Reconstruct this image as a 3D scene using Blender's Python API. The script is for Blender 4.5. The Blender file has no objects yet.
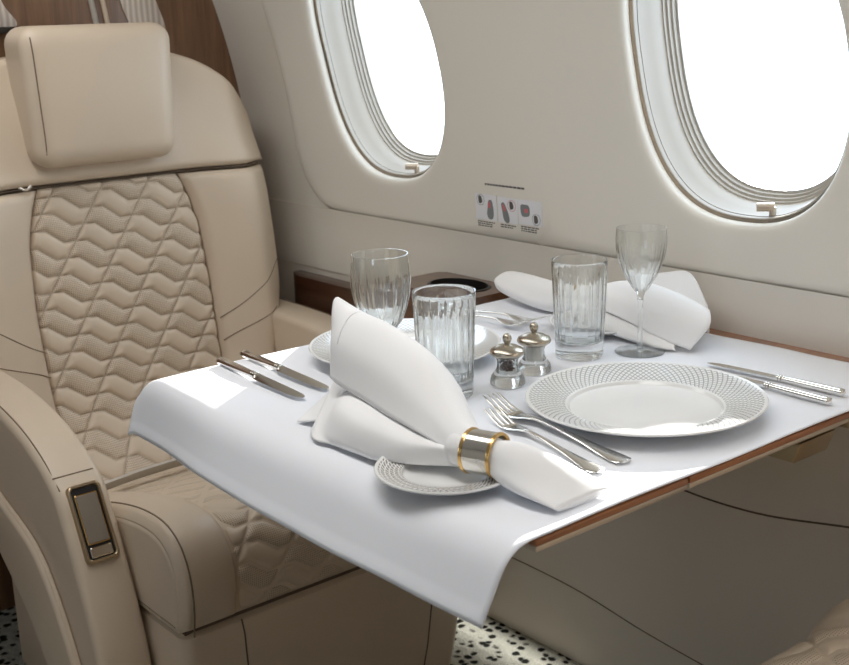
import bpy, bmesh, math, random
from mathutils import Vector, Matrix
random.seed(7)
C = bpy.context.scene.collection
PI = math.pi
def V(*a): return Vector(a)
def lerp(a, b, t): return a + (b - a) * t
def clamp(x, a=0.0, b=1.0): return max(a, min(b, x))
def sstep(a, b, x):
    t = clamp((x - a) / (b - a)); return t * t * (3 - 2 * t)
def interp(tab, x):
    if x <= tab[0][0]: return tab[0][1]
    for (x0, y0), (x1, y1) in zip(tab, tab[1:]):
        if x <= x1: return lerp(y0, y1, (x - x0) / (x1 - x0))
    return tab[-1][1]
def catmull(pts, n=6, closed=False):
    P = [Vector(p) for p in pts]; out = []; N = len(P)
    rng = range(N) if closed else range(N - 1)
    for i in rng:
        p1, p2 = P[i], P[(i + 1) % N]
        p0 = P[i - 1] if (closed or i > 0) else p1 * 2 - p2
        p3 = P[(i + 2) % N] if (closed or i + 2 < N) else p2 * 2 - p1
        for k in range(n):
            t = k / n
            out.append(0.5 * ((2 * p1) + (p2 - p0) * t + (2 * p0 - 5 * p1 + 4 * p2 - p3) * t * t + (3 * p1 - p0 - 3 * p2 + p3) * t ** 3))
    if not closed: out.append(P[-1].copy())
    return out

# ------------------------------------------------------------------ materials
def nodes(name):
    m = bpy.data.materials.new(name); m.use_nodes = True
    nt = m.node_tree; b = nt.nodes['Principled BSDF']
    return m, nt, b
def N(nt, kind, **kw):
    n = nt.nodes.new(kind)
    for k, v in kw.items():
        if k.startswith('i_'):
            n.inputs[k[2:].replace('_', ' ')].default_value = v
        else: setattr(n, k, v)
    return n
def math_n(nt, op, a, b=None):
    n = nt.nodes.new('ShaderNodeMath'); n.operation = op
    for i, x in enumerate((a, b)):
        if x is None: continue
        if isinstance(x, (int, float)): n.inputs[i].default_value = x
        else: nt.links.new(x, n.inputs[i])
    return n.outputs[0]
def pr(name, col, rough=0.5, metal=0.0, bump=None, spec=0.5, sheen=0, vary=0.0, vscale=3.0, coat=0.0):
    m, nt, b = nodes(name)
    b.inputs['Base Color'].default_value = (*col, 1)
    b.inputs['Roughness'].default_value = rough; b.inputs['Metallic'].default_value = metal
    b.inputs['Specular IOR Level'].default_value = spec
    if sheen: b.inputs['Sheen Weight'].default_value = sheen
    if coat:
        b.inputs['Coat Weight'].default_value = coat; b.inputs['Coat Roughness'].default_value = 0.08
    tc = N(nt, 'ShaderNodeTexCoord')
    if vary:
        no = N(nt, 'ShaderNodeTexNoise', i_Scale=vscale, i_Detail=4.0); nt.links.new(tc.outputs['Object'], no.inputs['Vector'])
        r = N(nt, 'ShaderNodeMapRange', i_To_Min=1 - vary, i_To_Max=1 + vary); nt.links.new(no.outputs[0], r.inputs[0])
        mx = N(nt, 'ShaderNodeVectorMath', operation='SCALE'); mx.inputs[0].default_value = col
        nt.links.new(r.outputs[0], mx.inputs['Scale']); nt.links.new(mx.outputs[0], b.inputs['Base Color'])
    if bump:
        sc, st, dist = bump
        no = N(nt, 'ShaderNodeTexNoise', i_Scale=sc, i_Detail=3.0); nt.links.new(tc.outputs['Object'], no.inputs['Vector'])
        bp = N(nt, 'ShaderNodeBump', i_Strength=st, i_Distance=dist); nt.links.new(no.outputs[0], bp.inputs['Height'])
        nt.links.new(bp.outputs[0], b.inputs['Normal'])
    return m
LEA = (0.62, 0.515, 0.40)
M = {}
M['leather'] = pr('leather', LEA, 0.42, bump=(420, 0.25, 0.0006), vary=0.04, vscale=6)
M['stitch'] = pr('stitch', (0.20, 0.145, 0.095), 0.7)
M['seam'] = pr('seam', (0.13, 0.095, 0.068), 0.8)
M['strap'] = pr('strap', (0.56, 0.53, 0.48), 0.6, bump=(900, 0.3, 0.0005))
M['wall'] = pr('wall_panel', (0.72, 0.69, 0.625), 0.45, bump=(300, 0.05, 0.0004))
M['dado'] = pr('dado', (0.70, 0.64, 0.56), 0.6, bump=(500, 0.15, 0.0005))
M['frame'] = pr('window_frame', (0.43, 0.40, 0.355), 0.35)
M['gasket'] = pr('gasket', (0.16, 0.13, 0.10), 0.6)
M['ceiling'] = pr('ceiling', (0.70, 0.67, 0.62), 0.6)
M['cloth'] = pr('cloth', (0.85, 0.87, 0.92), 0.85, bump=(1400, 0.12, 0.0004), spec=0.2)  # white linen; the bluish tint of the light is put into the colour
M['napkin'] = pr('napkin', (0.91, 0.91, 0.915), 0.85, bump=(1600, 0.12, 0.0004), spec=0.2)
M['silver'] = pr('silver', (0.83, 0.82, 0.79), 0.14, 1.0)
M['pewter'] = pr('pewter', (0.52, 0.47, 0.39), 0.27, 1.0)
M['gold'] = pr('gold', (0.83, 0.55, 0.22), 0.22, 1.0)
M['bronze'] = pr('bronze', (0.52, 0.41, 0.27), 0.34, 1.0)
M['chrome'] = pr('chrome', (0.75, 0.73, 0.70), 0.2, 1.0)
M['alu'] = pr('alu', (0.66, 0.60, 0.52), 0.35, 1.0)
M['black'] = pr('black', (0.012, 0.010, 0.009), 0.4)
M['darkwood_plain'] = pr('plain_dark_wood', (0.02, 0.014, 0.01), 0.7)  # plain dark wood of the bulkhead rail
M['switch'] = pr('switch', (0.23, 0.195, 0.155), 0.35)
M['peppercorn'] = pr('peppercorn', (0.10, 0.045, 0.03), 0.6, vary=0.6, vscale=300)
M['salt'] = pr('salt', (0.93, 0.91, 0.87), 0.6)
M['placard'] = pr('placard', (0.74, 0.75, 0.78), 0.4)
M['ink'] = pr('ink', (0.10, 0.095, 0.09), 0.6)
M['inkgrey'] = pr('ink_grey', (0.20, 0.22, 0.22), 0.6)
M['inkred'] = pr('ink_red', (0.55, 0.16, 0.18), 0.6)
M['knob'] = pr('knob', (0.55, 0.47, 0.38), 0.3, 0.6)

def wood(name, c1, c2, rough, axis, scale=9.0, coat=0.5):
    m, nt, b = nodes(name)
    tc = N(nt, 'ShaderNodeTexCoord'); mp = N(nt, 'ShaderNodeMapping')
    s = [scale * 3, scale * 3, scale * 3]; s[axis] = scale * 0.12
    mp.inputs['Scale'].default_value = s
    nt.links.new(tc.outputs['Object'], mp.inputs['Vector'])
    no = N(nt, 'ShaderNodeTexNoise', i_Scale=1.6, i_Detail=8.0, i_Roughness=0.65); nt.links.new(mp.outputs[0], no.inputs['Vector'])
    no2 = N(nt, 'ShaderNodeTexNoise', i_Scale=14.0, i_Detail=3.0); nt.links.new(mp.outputs[0], no2.inputs['Vector'])
    s2 = math_n(nt, 'ADD', math_n(nt, 'MULTIPLY', no.outputs[0], 0.75), math_n(nt, 'MULTIPLY', no2.outputs[0], 0.25))
    r = N(nt, 'ShaderNodeValToRGB'); nt.links.new(s2, r.inputs[0])
    r.color_ramp.elements[0].position = 0.36; r.color_ramp.elements[0].color = (*c1, 1)
    r.color_ramp.elements[1].position = 0.66; r.color_ramp.elements[1].color = (*c2, 1)
    nt.links.new(r.outputs[0], b.inputs['Base Color']); b.inputs['Roughness'].default_value = rough
    b.inputs['Coat Weight'].default_value = coat; b.inputs['Coat Roughness'].default_value = 0.12
    return m
M['wood_wall'] = wood('wood_wall', (0.115, 0.056, 0.028), (0.24, 0.125, 0.062), 0.35, 2, 14)
M['wood_ledge'] = wood('wood_ledge', (0.040, 0.016, 0.009), (0.095, 0.038, 0.019), 0.3, 0, 9)
M['wood_table'] = wood('wood_table', (0.24, 0.085, 0.034), (0.46, 0.19, 0.08), 0.35, 1, 9)
M['wood_pod'] = wood('wood_pod', (0.075, 0.033, 0.017), (0.16, 0.072, 0.036), 0.3, 0, 9)

# quilted leather: smooth cells and perforated cells (per-vertex "perf")
def quilt_mat():
    m, nt, b = nodes('quilted_leather')
    b.inputs['Roughness'].default_value = 0.45
    at = N(nt, 'ShaderNodeAttribute', attribute_name='quv')
    pf = N(nt, 'ShaderNodeAttribute', attribute_name='perf')
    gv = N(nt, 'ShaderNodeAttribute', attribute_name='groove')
    sx = N(nt, 'ShaderNodeSeparateXYZ'); nt.links.new(at.outputs['Vector'], sx.inputs[0])
    P = 0.0034
    fx = math_n(nt, 'SUBTRACT', math_n(nt, 'FRACT', math_n(nt, 'MULTIPLY', sx.outputs[0], 1 / P)), 0.5)
    fy = math_n(nt, 'SUBTRACT', math_n(nt, 'FRACT', math_n(nt, 'MULTIPLY', sx.outputs[1], 1 / P)), 0.5)
    d = math_n(nt, 'SQRT', math_n(nt, 'ADD', math_n(nt, 'MULTIPLY', fx, fx), math_n(nt, 'MULTIPLY', fy, fy)))
    dot = math_n(nt, 'LESS_THAN', d, 0.27)
    dp = math_n(nt, 'MULTIPLY', dot, math_n(nt, 'GREATER_THAN', pf.outputs['Fac'], 0.5))
    mix = N(nt, 'ShaderNodeMix', data_type='RGBA'); nt.links.new(dp, mix.inputs[0])
    mix.inputs[6].default_value = (*LEA, 1); mix.inputs[7].default_value = (0.31, 0.25, 0.185, 1)
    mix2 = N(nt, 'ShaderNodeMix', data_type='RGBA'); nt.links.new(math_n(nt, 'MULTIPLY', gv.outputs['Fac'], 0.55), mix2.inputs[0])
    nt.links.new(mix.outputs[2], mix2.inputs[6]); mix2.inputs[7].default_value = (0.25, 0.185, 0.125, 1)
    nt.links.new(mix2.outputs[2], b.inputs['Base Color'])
    tc = N(nt, 'ShaderNodeTexCoord'); no = N(nt, 'ShaderNodeTexNoise', i_Scale=420.0); nt.links.new(tc.outputs['Object'], no.inputs['Vector'])
    h = math_n(nt, 'SUBTRACT', math_n(nt, 'MULTIPLY', no.outputs[0], 0.3), dp)
    bp = N(nt, 'ShaderNodeBump', i_Strength=0.3, i_Distance=0.0008); nt.links.new(h, bp.inputs['Height']); nt.links.new(bp.outputs[0], b.inputs['Normal'])
    return m
M['quilt'] = quilt_mat()

def carpet_mat():
    m, nt, b = nodes('carpet'); b.inputs['Roughness'].default_value = 0.95; b.inputs['Specular IOR Level'].default_value = 0.1
    tc = N(nt, 'ShaderNodeTexCoord')
    wn = N(nt, 'ShaderNodeTexNoise', i_Scale=45.0); nt.links.new(tc.outputs['Object'], wn.inputs['Vector'])
    vs = N(nt, 'ShaderNodeVectorMath', operation='SCALE', i_Scale=0.014); nt.links.new(wn.outputs['Color'], vs.inputs[0])
    va = N(nt, 'ShaderNodeVectorMath', operation='ADD'); nt.links.new(tc.outputs['Object'], va.inputs[0]); nt.links.new(vs.outputs[0], va.inputs[1])
    vo = N(nt, 'ShaderNodeTexVoronoi', i_Scale=44.0, i_Randomness=0.75); nt.links.new(va.outputs[0], vo.inputs['Vector'])
    r = N(nt, 'ShaderNodeValToRGB'); nt.links.new(vo.outputs['Distance'], r.inputs[0])
    r.color_ramp.elements[0].position = 0.27; r.color_ramp.elements[0].color = (0.014, 0.014, 0.012, 1)
    r.color_ramp.elements[1].position = 0.42; r.color_ramp.elements[1].color = (0.52, 0.52, 0.46, 1)
    fn = N(nt, 'ShaderNodeTexNoise', i_Scale=420.0, i_Detail=3.0); nt.links.new(tc.outputs['Object'], fn.inputs['Vector'])
    mr = N(nt, 'ShaderNodeMapRange', i_From_Min=0.3, i_From_Max=0.7, i_To_Min=0.45, i_To_Max=1.3); nt.links.new(fn.outputs[0], mr.inputs[0])
    mx = N(nt, 'ShaderNodeVectorMath', operation='SCALE'); nt.links.new(r.outputs[0], mx.inputs[0]); nt.links.new(mr.outputs[0], mx.inputs['Scale'])
    nt.links.new(mx.outputs[0], b.inputs['Base Color'])
    h = math_n(nt, 'ADD', math_n(nt, 'MULTIPLY', vo.outputs['Distance'], 1.0), math_n(nt, 'MULTIPLY', fn.outputs[0], 0.5))
    bp = N(nt, 'ShaderNodeBump', i_Strength=0.8, i_Distance=0.006); nt.links.new(h, bp.inputs['Height']); nt.links.new(bp.outputs[0], b.inputs['Normal'])
    return m
M['carpet'] = carpet_mat()

def plate_mat(name, r0, r1, nspoke, nring, mode):
    m, nt, b = nodes(name); b.inputs['Roughness'].default_value = 0.12; b.inputs['Coat Weight'].default_value = 0.3
    tc = N(nt, 'ShaderNodeTexCoord'); sx = N(nt, 'ShaderNodeSeparateXYZ'); nt.links.new(tc.outputs['Object'], sx.inputs[0])
    r = math_n(nt, 'SQRT', math_n(nt, 'ADD', math_n(nt, 'MULTIPLY', sx.outputs[0], sx.outputs[0]), math_n(nt, 'MULTIPLY', sx.outputs[1], sx.outputs[1])))
    th = math_n(nt, 'DIVIDE', math_n(nt, 'ARCTAN2', sx.outputs[1], sx.outputs[0]), 2 * PI)
    q = math_n(nt, 'DIVIDE', math_n(nt, 'SUBTRACT', r, r0), r1 - r0)          # 0..1 across the rim
    def tri(x): return math_n(nt, 'ABSOLUTE', math_n(nt, 'SUBTRACT', math_n(nt, 'FRACT', x), 0.5))
    rows = math_n(nt, 'MULTIPLY', q, nring)
    sw = math_n(nt, 'MULTIPLY', q, 5.0 if mode == 'net' else 7.0)
    thn = math_n(nt, 'MULTIPLY', th, nspoke)
    a1 = tri(math_n(nt, 'ADD', thn, sw)); a2 = tri(math_n(nt, 'SUBTRACT', thn, sw))
    if mode == 'net':
        l1 = math_n(nt, 'GREATER_THAN', a1, 0.365); l2 = math_n(nt, 'GREATER_THAN', a2, 0.365)
        line = math_n(nt, 'MAXIMUM', l1, l2)
    else:
        l1 = math_n(nt, 'GREATER_THAN', a1, 0.22)
        l2 = math_n(nt, 'GREATER_THAN', tri(rows), 0.12)
        line = math_n(nt, 'MULTIPLY', l1, l2)
    inside = math_n(nt, 'MULTIPLY', math_n(nt, 'GREATER_THAN', q, 0.0), math_n(nt, 'LESS_THAN', q, 1.0))
    up = math_n(nt, 'GREATER_THAN', N(nt, 'ShaderNodeNewGeometry').outputs['Normal'], 0)
    f = math_n(nt, 'MULTIPLY', line, inside)
    mix = N(nt, 'ShaderNodeMix', data_type='RGBA'); nt.links.new(f, mix.inputs[0])
    mix.inputs[6].default_value = (0.86, 0.865, 0.86, 1)
    mix.inputs[7].default_value = (0.40, 0.41, 0.41, 1) if mode == 'net' else (0.24, 0.21, 0.18, 1)
    nt.links.new(mix.outputs[2], b.inputs['Base Color'])
    return m
M['plate'] = plate_mat('plate_net', 0.091, 0.133, 96, 8, 'net')
M['plate_far'] = plate_mat('plate_net_far', 0.087, 0.127, 96, 8, 'net')
M['plate_small'] = plate_mat('plate_swirl', 0.046, 0.069, 62, 5, 'swirl')

def glass_mat(name, fac):
    m = bpy.data.materials.new(name); m.use_nodes = True; nt = m.node_tree
    nt.nodes.remove(nt.nodes['Principled BSDF']); out = nt.nodes['Material Output']
    g = N(nt, 'ShaderNodeBsdfGlass', i_IOR=1.48, i_Roughness=0.0); g.inputs['Color'].default_value = (0.99, 1.0, 1.0, 1)
    t = N(nt, 'ShaderNodeBsdfTransparent'); t.inputs['Color'].default_value = (0.985, 0.99, 0.99, 1)
    mx = N(nt, 'ShaderNodeMixShader', i_Fac=fac); nt.links.new(t.outputs[0], mx.inputs[1]); nt.links.new(g.outputs[0], mx.inputs[2])
    gl = N(nt, 'ShaderNodeBsdfGlossy', i_Roughness=0.04)
    lw = N(nt, 'ShaderNodeLayerWeight', i_Blend=0.5)
    f = math_n(nt, 'ADD', math_n(nt, 'MULTIPLY', math_n(nt, 'POWER', lw.outputs['Facing'], 3.0), 0.10), 0.0)
    m2 = N(nt, 'ShaderNodeMixShader'); nt.links.new(f, m2.inputs[0]); nt.links.new(mx.outputs[0], m2.inputs[1]); nt.links.new(gl.outputs[0], m2.inputs[2])
    nt.links.new(m2.outputs[0], out.inputs[0]); return m
M['glass'] = glass_mat('crystal', 0.90)
M['mill_glass'] = glass_mat('mill_glass', 0.85)
def pane_mat():
    m = bpy.data.materials.new('window_pane'); m.use_nodes = True; nt = m.node_tree
    nt.nodes.remove(nt.nodes['Principled BSDF']); out = nt.nodes['Material Output']
    g = N(nt, 'ShaderNodeBsdfGlossy', i_Roughness=0.02)
    t = N(nt, 'ShaderNodeBsdfTransparent'); t.inputs['Color'].default_value = (0.97, 0.98, 0.99, 1)
    mx = N(nt, 'ShaderNodeMixShader', i_Fac=0.04); nt.links.new(t.outputs[0], mx.inputs[1]); nt.links.new(g.outputs[0], mx.inputs[2])
    nt.links.new(mx.outputs[0], out.inputs[0]); return m
M['pane'] = pane_mat()

def striped_mat():
    m, nt, b = nodes('striped_pale'); b.inputs['Roughness'].default_value = 0.5
    tc = N(nt, 'ShaderNodeTexCoord'); w = N(nt, 'ShaderNodeTexWave', i_Scale=26.0, i_Distortion=1.2, bands_direction='Y'); nt.links.new(tc.outputs['Object'], w.inputs['Vector'])
    r = N(nt, 'ShaderNodeValToRGB'); nt.links.new(w.outputs[0], r.inputs[0])
    r.color_ramp.elements[0].color = (0.46, 0.39, 0.34, 1); r.color_ramp.elements[1].color = (0.70, 0.64, 0.58, 1)
    nt.links.new(r.outputs[0], b.inputs['Base Color']); return m
M['pale_stripe'] = striped_mat()

# ------------------------------------------------------------------ mesh helpers
class MB:
    def __init__(s): s.v = []; s.f = []; s.at = {}
    def add(s, vs, fs):
        o = len(s.v); s.v += [Vector(p) for p in vs]; s.f += [tuple(i + o for i in f) for f in fs]; return s
    def rings(s, rs, closed=True, cap0=False, cap1=False, loop=False):
        n = len(rs[0]); o = len(s.v)
        for r in rs: s.v += [Vector(p) for p in r]
        K = len(rs)
        for i in range(K if loop else K - 1):
            i2 = (i + 1) % K
            for j in range(n if closed else n - 1):
                a = o + i * n + j; b = o + i * n + (j + 1) % n; c = o + i2 * n + (j + 1) % n; d = o + i2 * n + j
                s.f.append((a, b, c, d))
        if cap0: s.f.append(tuple(o + j for j in reversed(range(n))))
        if cap1: s.f.append(tuple(o + (K - 1) * n + j for j in range(n)))
        return s
    def lathe(s, prof, seg=48, c=(0, 0, 0), rmod=None):
        rs = []
        for k, (r, z) in enumerate(prof):
            ring = []
            for j in range(seg):
                t = 2 * PI * j / seg; rr = max(r, 1e-5) * (rmod(t, z, k) if rmod else 1)
                ring.append((c[0] + rr * math.cos(t), c[1] + rr * math.sin(t), c[2] + z))
            rs.append(ring)
        return s.rings(rs, True)
    def tube(s, pts, r, seg=8, cap=True):
        P = [Vector(p) for p in pts]; rs = []; up = V(0, 0, 1); prev = None
        for i, p in enumerate(P):
            d = (P[min(i + 1, len(P) - 1)] - P[max(i - 1, 0)])
            if d.length < 1e-9: d = V(0, 0, 1)
            d.normalize()
            a = (prev - d * prev.dot(d)) if prev else (up - d * up.dot(d))
            if a.length < 1e-4: a = V(1, 0, 0) - d * d.x
            a.normalize(); prev = a; b = d.cross(a)
            rr = r[i] if isinstance(r, (list, tuple)) else r
            rs.append([p + (a * math.cos(2 * PI * j / seg) + b * math.sin(2 * PI * j / seg)) * rr for j in range(seg)])
        return s.rings(rs, True, cap, cap)
    def box(s, c, d, bev=0.0, seg=2, rot=None):
        bm = bmesh.new(); bmesh.ops.create_cube(bm, size=1.0)
        for v in bm.verts: v.co = V(v.co.x * d[0], v.co.y * d[1], v.co.z * d[2])
        if bev: bmesh.ops.bevel(bm, geom=bm.edges[:], offset=bev, segments=seg, affect='EDGES', profile=0.5)
        return s.addbm(bm, c, rot)
    def prism(s, poly, axis, a, b, bev=0.0, seg=2):
        # poly in the two other axes (order x,y,z without axis)
        def mk(p, t):
            q = list(p); q.insert(axis, t); return q
        bm = bmesh.new()
        A = [bm.verts.new(mk(p, a)) for p in poly]; B = [bm.verts.new(mk(p, b)) for p in poly]
        f1 = bm.faces.new(A); f2 = bm.faces.new(list(reversed(B))); n = len(poly)
        for i in range(n): bm.faces.new((A[i], B[i], B[(i + 1) % n], A[(i + 1) % n]))
        bmesh.ops.recalc_face_normals(bm, faces=bm.faces[:])
        if bev:
            es = [e for e in bm.edges if (f1 in e.link_faces or f2 in e.link_faces)]
            bmesh.ops.bevel(bm, geom=es, offset=bev, segments=seg, affect='EDGES', profile=0.5)
        return s.addbm(bm, (0, 0, 0), None)
    def addbm(s, bm, c, rot):
        bm.verts.ensure_lookup_table()
        for i, v in enumerate(bm.verts): v.index = i
        vs = [(rot @ v.co if rot else v.co) + Vector(c) for v in bm.verts]
        fs = [[v.index for v in f.verts] for f in bm.faces]; bm.free()
        return s.add(vs, fs)
    def build(s, name, mat, parent=None, loc=None, smooth=True, angle=40, recalc=True):
        me = bpy.data.meshes.new(name); me.from_pydata([tuple(v) for v in s.v], [], s.f); me.update()
        if recalc:
            bm = bmesh.new(); bm.from_mesh(me); bmesh.ops.recalc_face_normals(bm, faces=bm.faces[:]); bm.to_mesh(me); bm.free()
        for k, vals in s.at.items():
            if isinstance(vals[0], (tuple, list)):
                a = me.attributes.new(k, 'FLOAT_VECTOR', 'POINT')
                for i, x in enumerate(vals): a.data[i].vector = x
            else:
                a = me.attributes.new(k, 'FLOAT', 'POINT')
                for i, x in enumerate(vals): a.data[i].value = x
        me.materials.append(M[mat] if isinstance(mat, str) else mat)
        o = bpy.data.objects.new(name, me); C.objects.link(o)
        if parent: o.parent = parent
        if loc: o.location = loc
        if smooth:
            for p in me.polygons: p.use_smooth = True
            try: me.set_sharp_from_angle(angle=math.radians(angle))
            except Exception: pass
        return o
def tag(o, label=None, cat=None, group=None, kind=None):
    if label: o['label'] = label
    if cat: o['category'] = cat
    if group: o['group'] = group
    if kind: o['kind'] = kind
    return o
def empty(name, loc, label, cat, group=None, rz=0.0):
    o = bpy.data.objects.new(name, None); C.objects.link(o); o.location = loc; o.rotation_euler = (0, 0, rz)
    o.empty_display_size = 0.05
    return tag(o, label, cat, group)
def dup(o, parent=None):
    c = o.copy(); C.objects.link(c)
    if parent: c.parent = parent
    for ch in list(o.children): dup(ch, c)
    return c
def struct(o): o['kind'] = 'structure'; return o

# ------------------------------------------------------------------ the cabin shell
XB, XF = -2.31, 0.55
def ywall(z):
    if z <= 0.775: return interp([(0, 1.452), (0.55, 1.412), (0.775, 1.404)], z)
    R = 1.4; return 1.400 - (R - math.sqrt(R * R - (z - 0.75) ** 2))
ZT = 1.62
b = MB(); b.box(((XB + XF) / 2, 0.2, -0.02), (XF - XB + 0.4, 2.75, 0.04)); struct(b.build('floor', 'carpet', smooth=False))
b = MB(); b.box(((XB + XF) / 2, 0.2, ZT + 0.02), (XF - XB + 0.4, 2.75, 0.04)); struct(b.build('ceiling', 'ceiling', smooth=False))
# lower side wall (dado), with its leather seams
b = MB(); zs = [0.775 * i / 24 for i in range(25)]
b.rings([[(XB - 0.02, ywall(z), z), (XF, ywall(z), z)] for z in zs] + [[(XB - 0.02, 1.47, 0.775), (XF, 1.47, 0.775)]] + [[(XB - 0.02, 1.50, 0.0), (XF, 1.50, 0.0)]], closed=False)
wl = struct(b.build('wall_right', 'dado', recalc=True))
# bare wall left of the window panel
b = MB(); zs = [lerp(0.74, ZT + 0.01, i / 24) for i in range(25)]
b.rings([[(XB - 0.02, ywall(z) + 0.011, z), (-1.995, ywall(z) + 0.011, z)] for z in zs], closed=False)
b.rings([[(0.1, ywall(z) + 0.011, z), (XF + 0.02, ywall(z) + 0.011, z)] for z in zs], closed=False)
b.build('wall_liner', 'wall', wl)
# pale strip of panelling between dado and window panel
b = MB(); zs = [lerp(0.645, 0.778, i / 6) for i in range(7)]
b.rings([[(XB, ywall(z) - 0.003, z), (XF, ywall(z) - 0.003, z)] for z in zs], closed=False)
b.build('panel_strip', 'wall', wl)
def seam_on_wall(pts, r=0.0016):
    P = catmull([(x, ywall(z) - 0.0004, z) for x, z in pts], 8); return MB().tube(P, r, 6)
seam_on_wall([(-1.40, 0.50), (-1.25, 0.445), (-1.13, 0.422), (-0.98, 0.424), (-0.82, 0.452), (-0.6, 0.49), (-0.3, 0.52)]).build('upper_seam', 'seam', wl)
seam_on_wall([(-1.75, 0.16), (-1.40, 0.155), (-1.2, 0.13), (-1.0, 0.115), (-0.6, 0.10)], 0.0011).build('lower_seam', 'stitch', wl)

# window panel: one polar patch per window, filleted into the opening
WIN = [(-1.795, 'window_1'), (-1.015, 'window_2'), (-0.225, 'window_3')]
WA, WBH, WZ, WE = 0.176, 0.216, 1.071, 2.4
ZB = 0.779
def sup(t, off):
    c, s = math.cos(t), math.sin(t)
    a, bb = WA + off, WBH + off
    k = (abs(c / a) ** WE + abs(s / bb) ** WE) ** (-1 / WE)
    return k * c, k * s
def wpos(x, z, depth): # depth outward along the wall normal
    y = ywall(z); dz = 0.02; s = (ywall(z + dz) - ywall(z)) / dz if z > 0.78 else 0.0
    n = V(0, 1, -s).normalized()
    return V(x, y, z) + n * depth
NSEG = 128
pan = MB()
for cx, nm in WIN:
    first = nm == 'window_1'; last = nm == 'window_3'
    xl = -2.105 if first else cx - 0.3925; xr = -0.6175 if nm == 'window_2' else cx + 0.3925
    def outer(t):
        c, s = math.cos(t), math.sin(t)
        k = 1e9
        if c > 1e-9: k = min(k, (xr - cx) / c)
        if c < -1e-9: k = min(k, (xl - cx) / c)
        if s > 1e-9: k = min(k, (ZT - WZ) / s)
        if s < -1e-9: k = min(k, (ZB - WZ) / s)
        if first:
            rc = 0.13; px, pz = xl + rc - cx, ZB + rc - WZ
            x, z = k * c, k * s
            if x < px and z < pz:
                bq = c * px + s * pz; cq = px * px + pz * pz - rc * rc
                k = bq + math.sqrt(max(0, bq * bq - cq))
        return k * c, k * s
    # parameter angles: uniform plus exact corners
    rings = []
    ang = [2 * PI * j / NSEG for j in range(NSEG)]
    cor = [math.atan2(ZT - WZ, xr - cx), PI - math.atan2(ZT - WZ, cx - xl), PI + math.atan2(WZ - ZB, cx - xl), 2 * PI - math.atan2(WZ - ZB, xr - cx)]
    for ca in cor:
        j = min(range(NSEG), key=lambda q: abs(ang[q] - ca)); ang[j] = ca
    for off, dp in ((0.0, 0.018), (0.0, 0.0125), (0.0010, 0.0080), (0.0032, 0.0045), (0.0070, 0.0020), (0.012, 0.0007), (0.018, 0.0002), (0.027, 0.0)):
        rings.append([wpos(cx + sup(t, off)[0], WZ + sup(t, off)[1], dp) for t in ang])
    for q in (0.15, 0.35, 0.6, 0.85, 1.0):
        rr = []
        for t in ang:
            x0, z0 = sup(t, 0.027); x1, z1 = outer(t)
            rr.append(wpos(cx + lerp(x0, x1, q), WZ + lerp(z0, z1, q), 0.0))
        rings.append(rr)
    # rolled edge of the panel along the bottom and the rounded left corner
    rr1, rr2 = [], []
    for t in ang:
        x1, z1 = outer(t); X, Z = cx + x1, WZ + z1
        dx = -1.0 if (first and X < xl + 0.13 and abs(Z - ZT) > 1e-6 and t > PI / 2) else 0.0
        dz_ = -1.0 if Z < ZB + 0.13 and (abs(Z - ZB) < 1e-6 or (first and X < xl + 0.13)) else 0.0
        if first and X < xl + 0.13 and Z < ZB + 0.13 and x1 < 0:
            v = V(X - (xl + 0.13), Z - (ZB + 0.13), 0).normalized(); dx, dz_ = v.x, v.y
        elif dx: dz_ = 0.0
        rr1.append(wpos(X + dx * 0.006, Z + dz_ * 0.005, 0.0025 if (dx or dz_) else 0.0))
        rr2.append(wpos(X + dx * 0.012, Z + dz_ * 0.008, 0.013 if (dx or dz_) else 0.0))
    rings += [rr1, rr2]
    pan.rings(rings, True)
pn = struct(pan.build('trim_1', 'wall', angle=70))
# the windows
for cx, nm in WIN:
    def ring(off, dp): return [wpos(cx + sup(2 * PI * j / NSEG, off)[0], WZ + sup(2 * PI * j / NSEG, off)[1], dp) for j in range(NSEG)]
    w = MB().rings([ring(0.010, 0.015), ring(0.010, 0.028), ring(-0.0075, 0.028)]).build(nm, 'gasket'); struct(w)
    MB().rings([ring(-0.0045, 0.032), ring(-0.0045, 0.0215), ring(-0.0052, 0.0203), ring(-0.0062, 0.0208), ring(-0.0066, 0.024), ring(-0.0076, 0.044), ring(-0.0105, 0.050), ring(-0.0128, 0.068), ring(-0.0142, 0.0735)]).build('window_frame', 'frame', w, angle=50)
    MB().rings([ring(-0.0130, 0.0735), ring(-0.0168, 0.0738), ring(-0.0172, 0.079), ring(-0.0205, 0.0793), ring(-0.0212, 0.085), ring(-0.0245, 0.0853), ring(-0.0252, 0.091), ring(-0.029, 0.0915), ring(-0.02, 0.13)]).build('pane_seal', 'frame', w, angle=30)
    MB().add(ring(-0.0255, 0.0905), [tuple(range(NSEG))]).build('window_pane', 'pane', w, smooth=False)
    # pull tab of the shade, at the bottom of the frame
    x0, z0 = cx + 0.030, WZ - WBH + 0.0165
    p = wpos(x0, z0 + 0.004, 0.034)
    h = MB(); h.tube([p + V(-0.012, -0.012, 0.0), p + V(0.006, 0.003, 0.0)], 0.0062, 16)
    h.box(p + V(0.006, 0.0, -0.009), (0.008, 0.008, 0.020), 0.002)
    h.build('shade_handle', 'knob', w)

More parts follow.
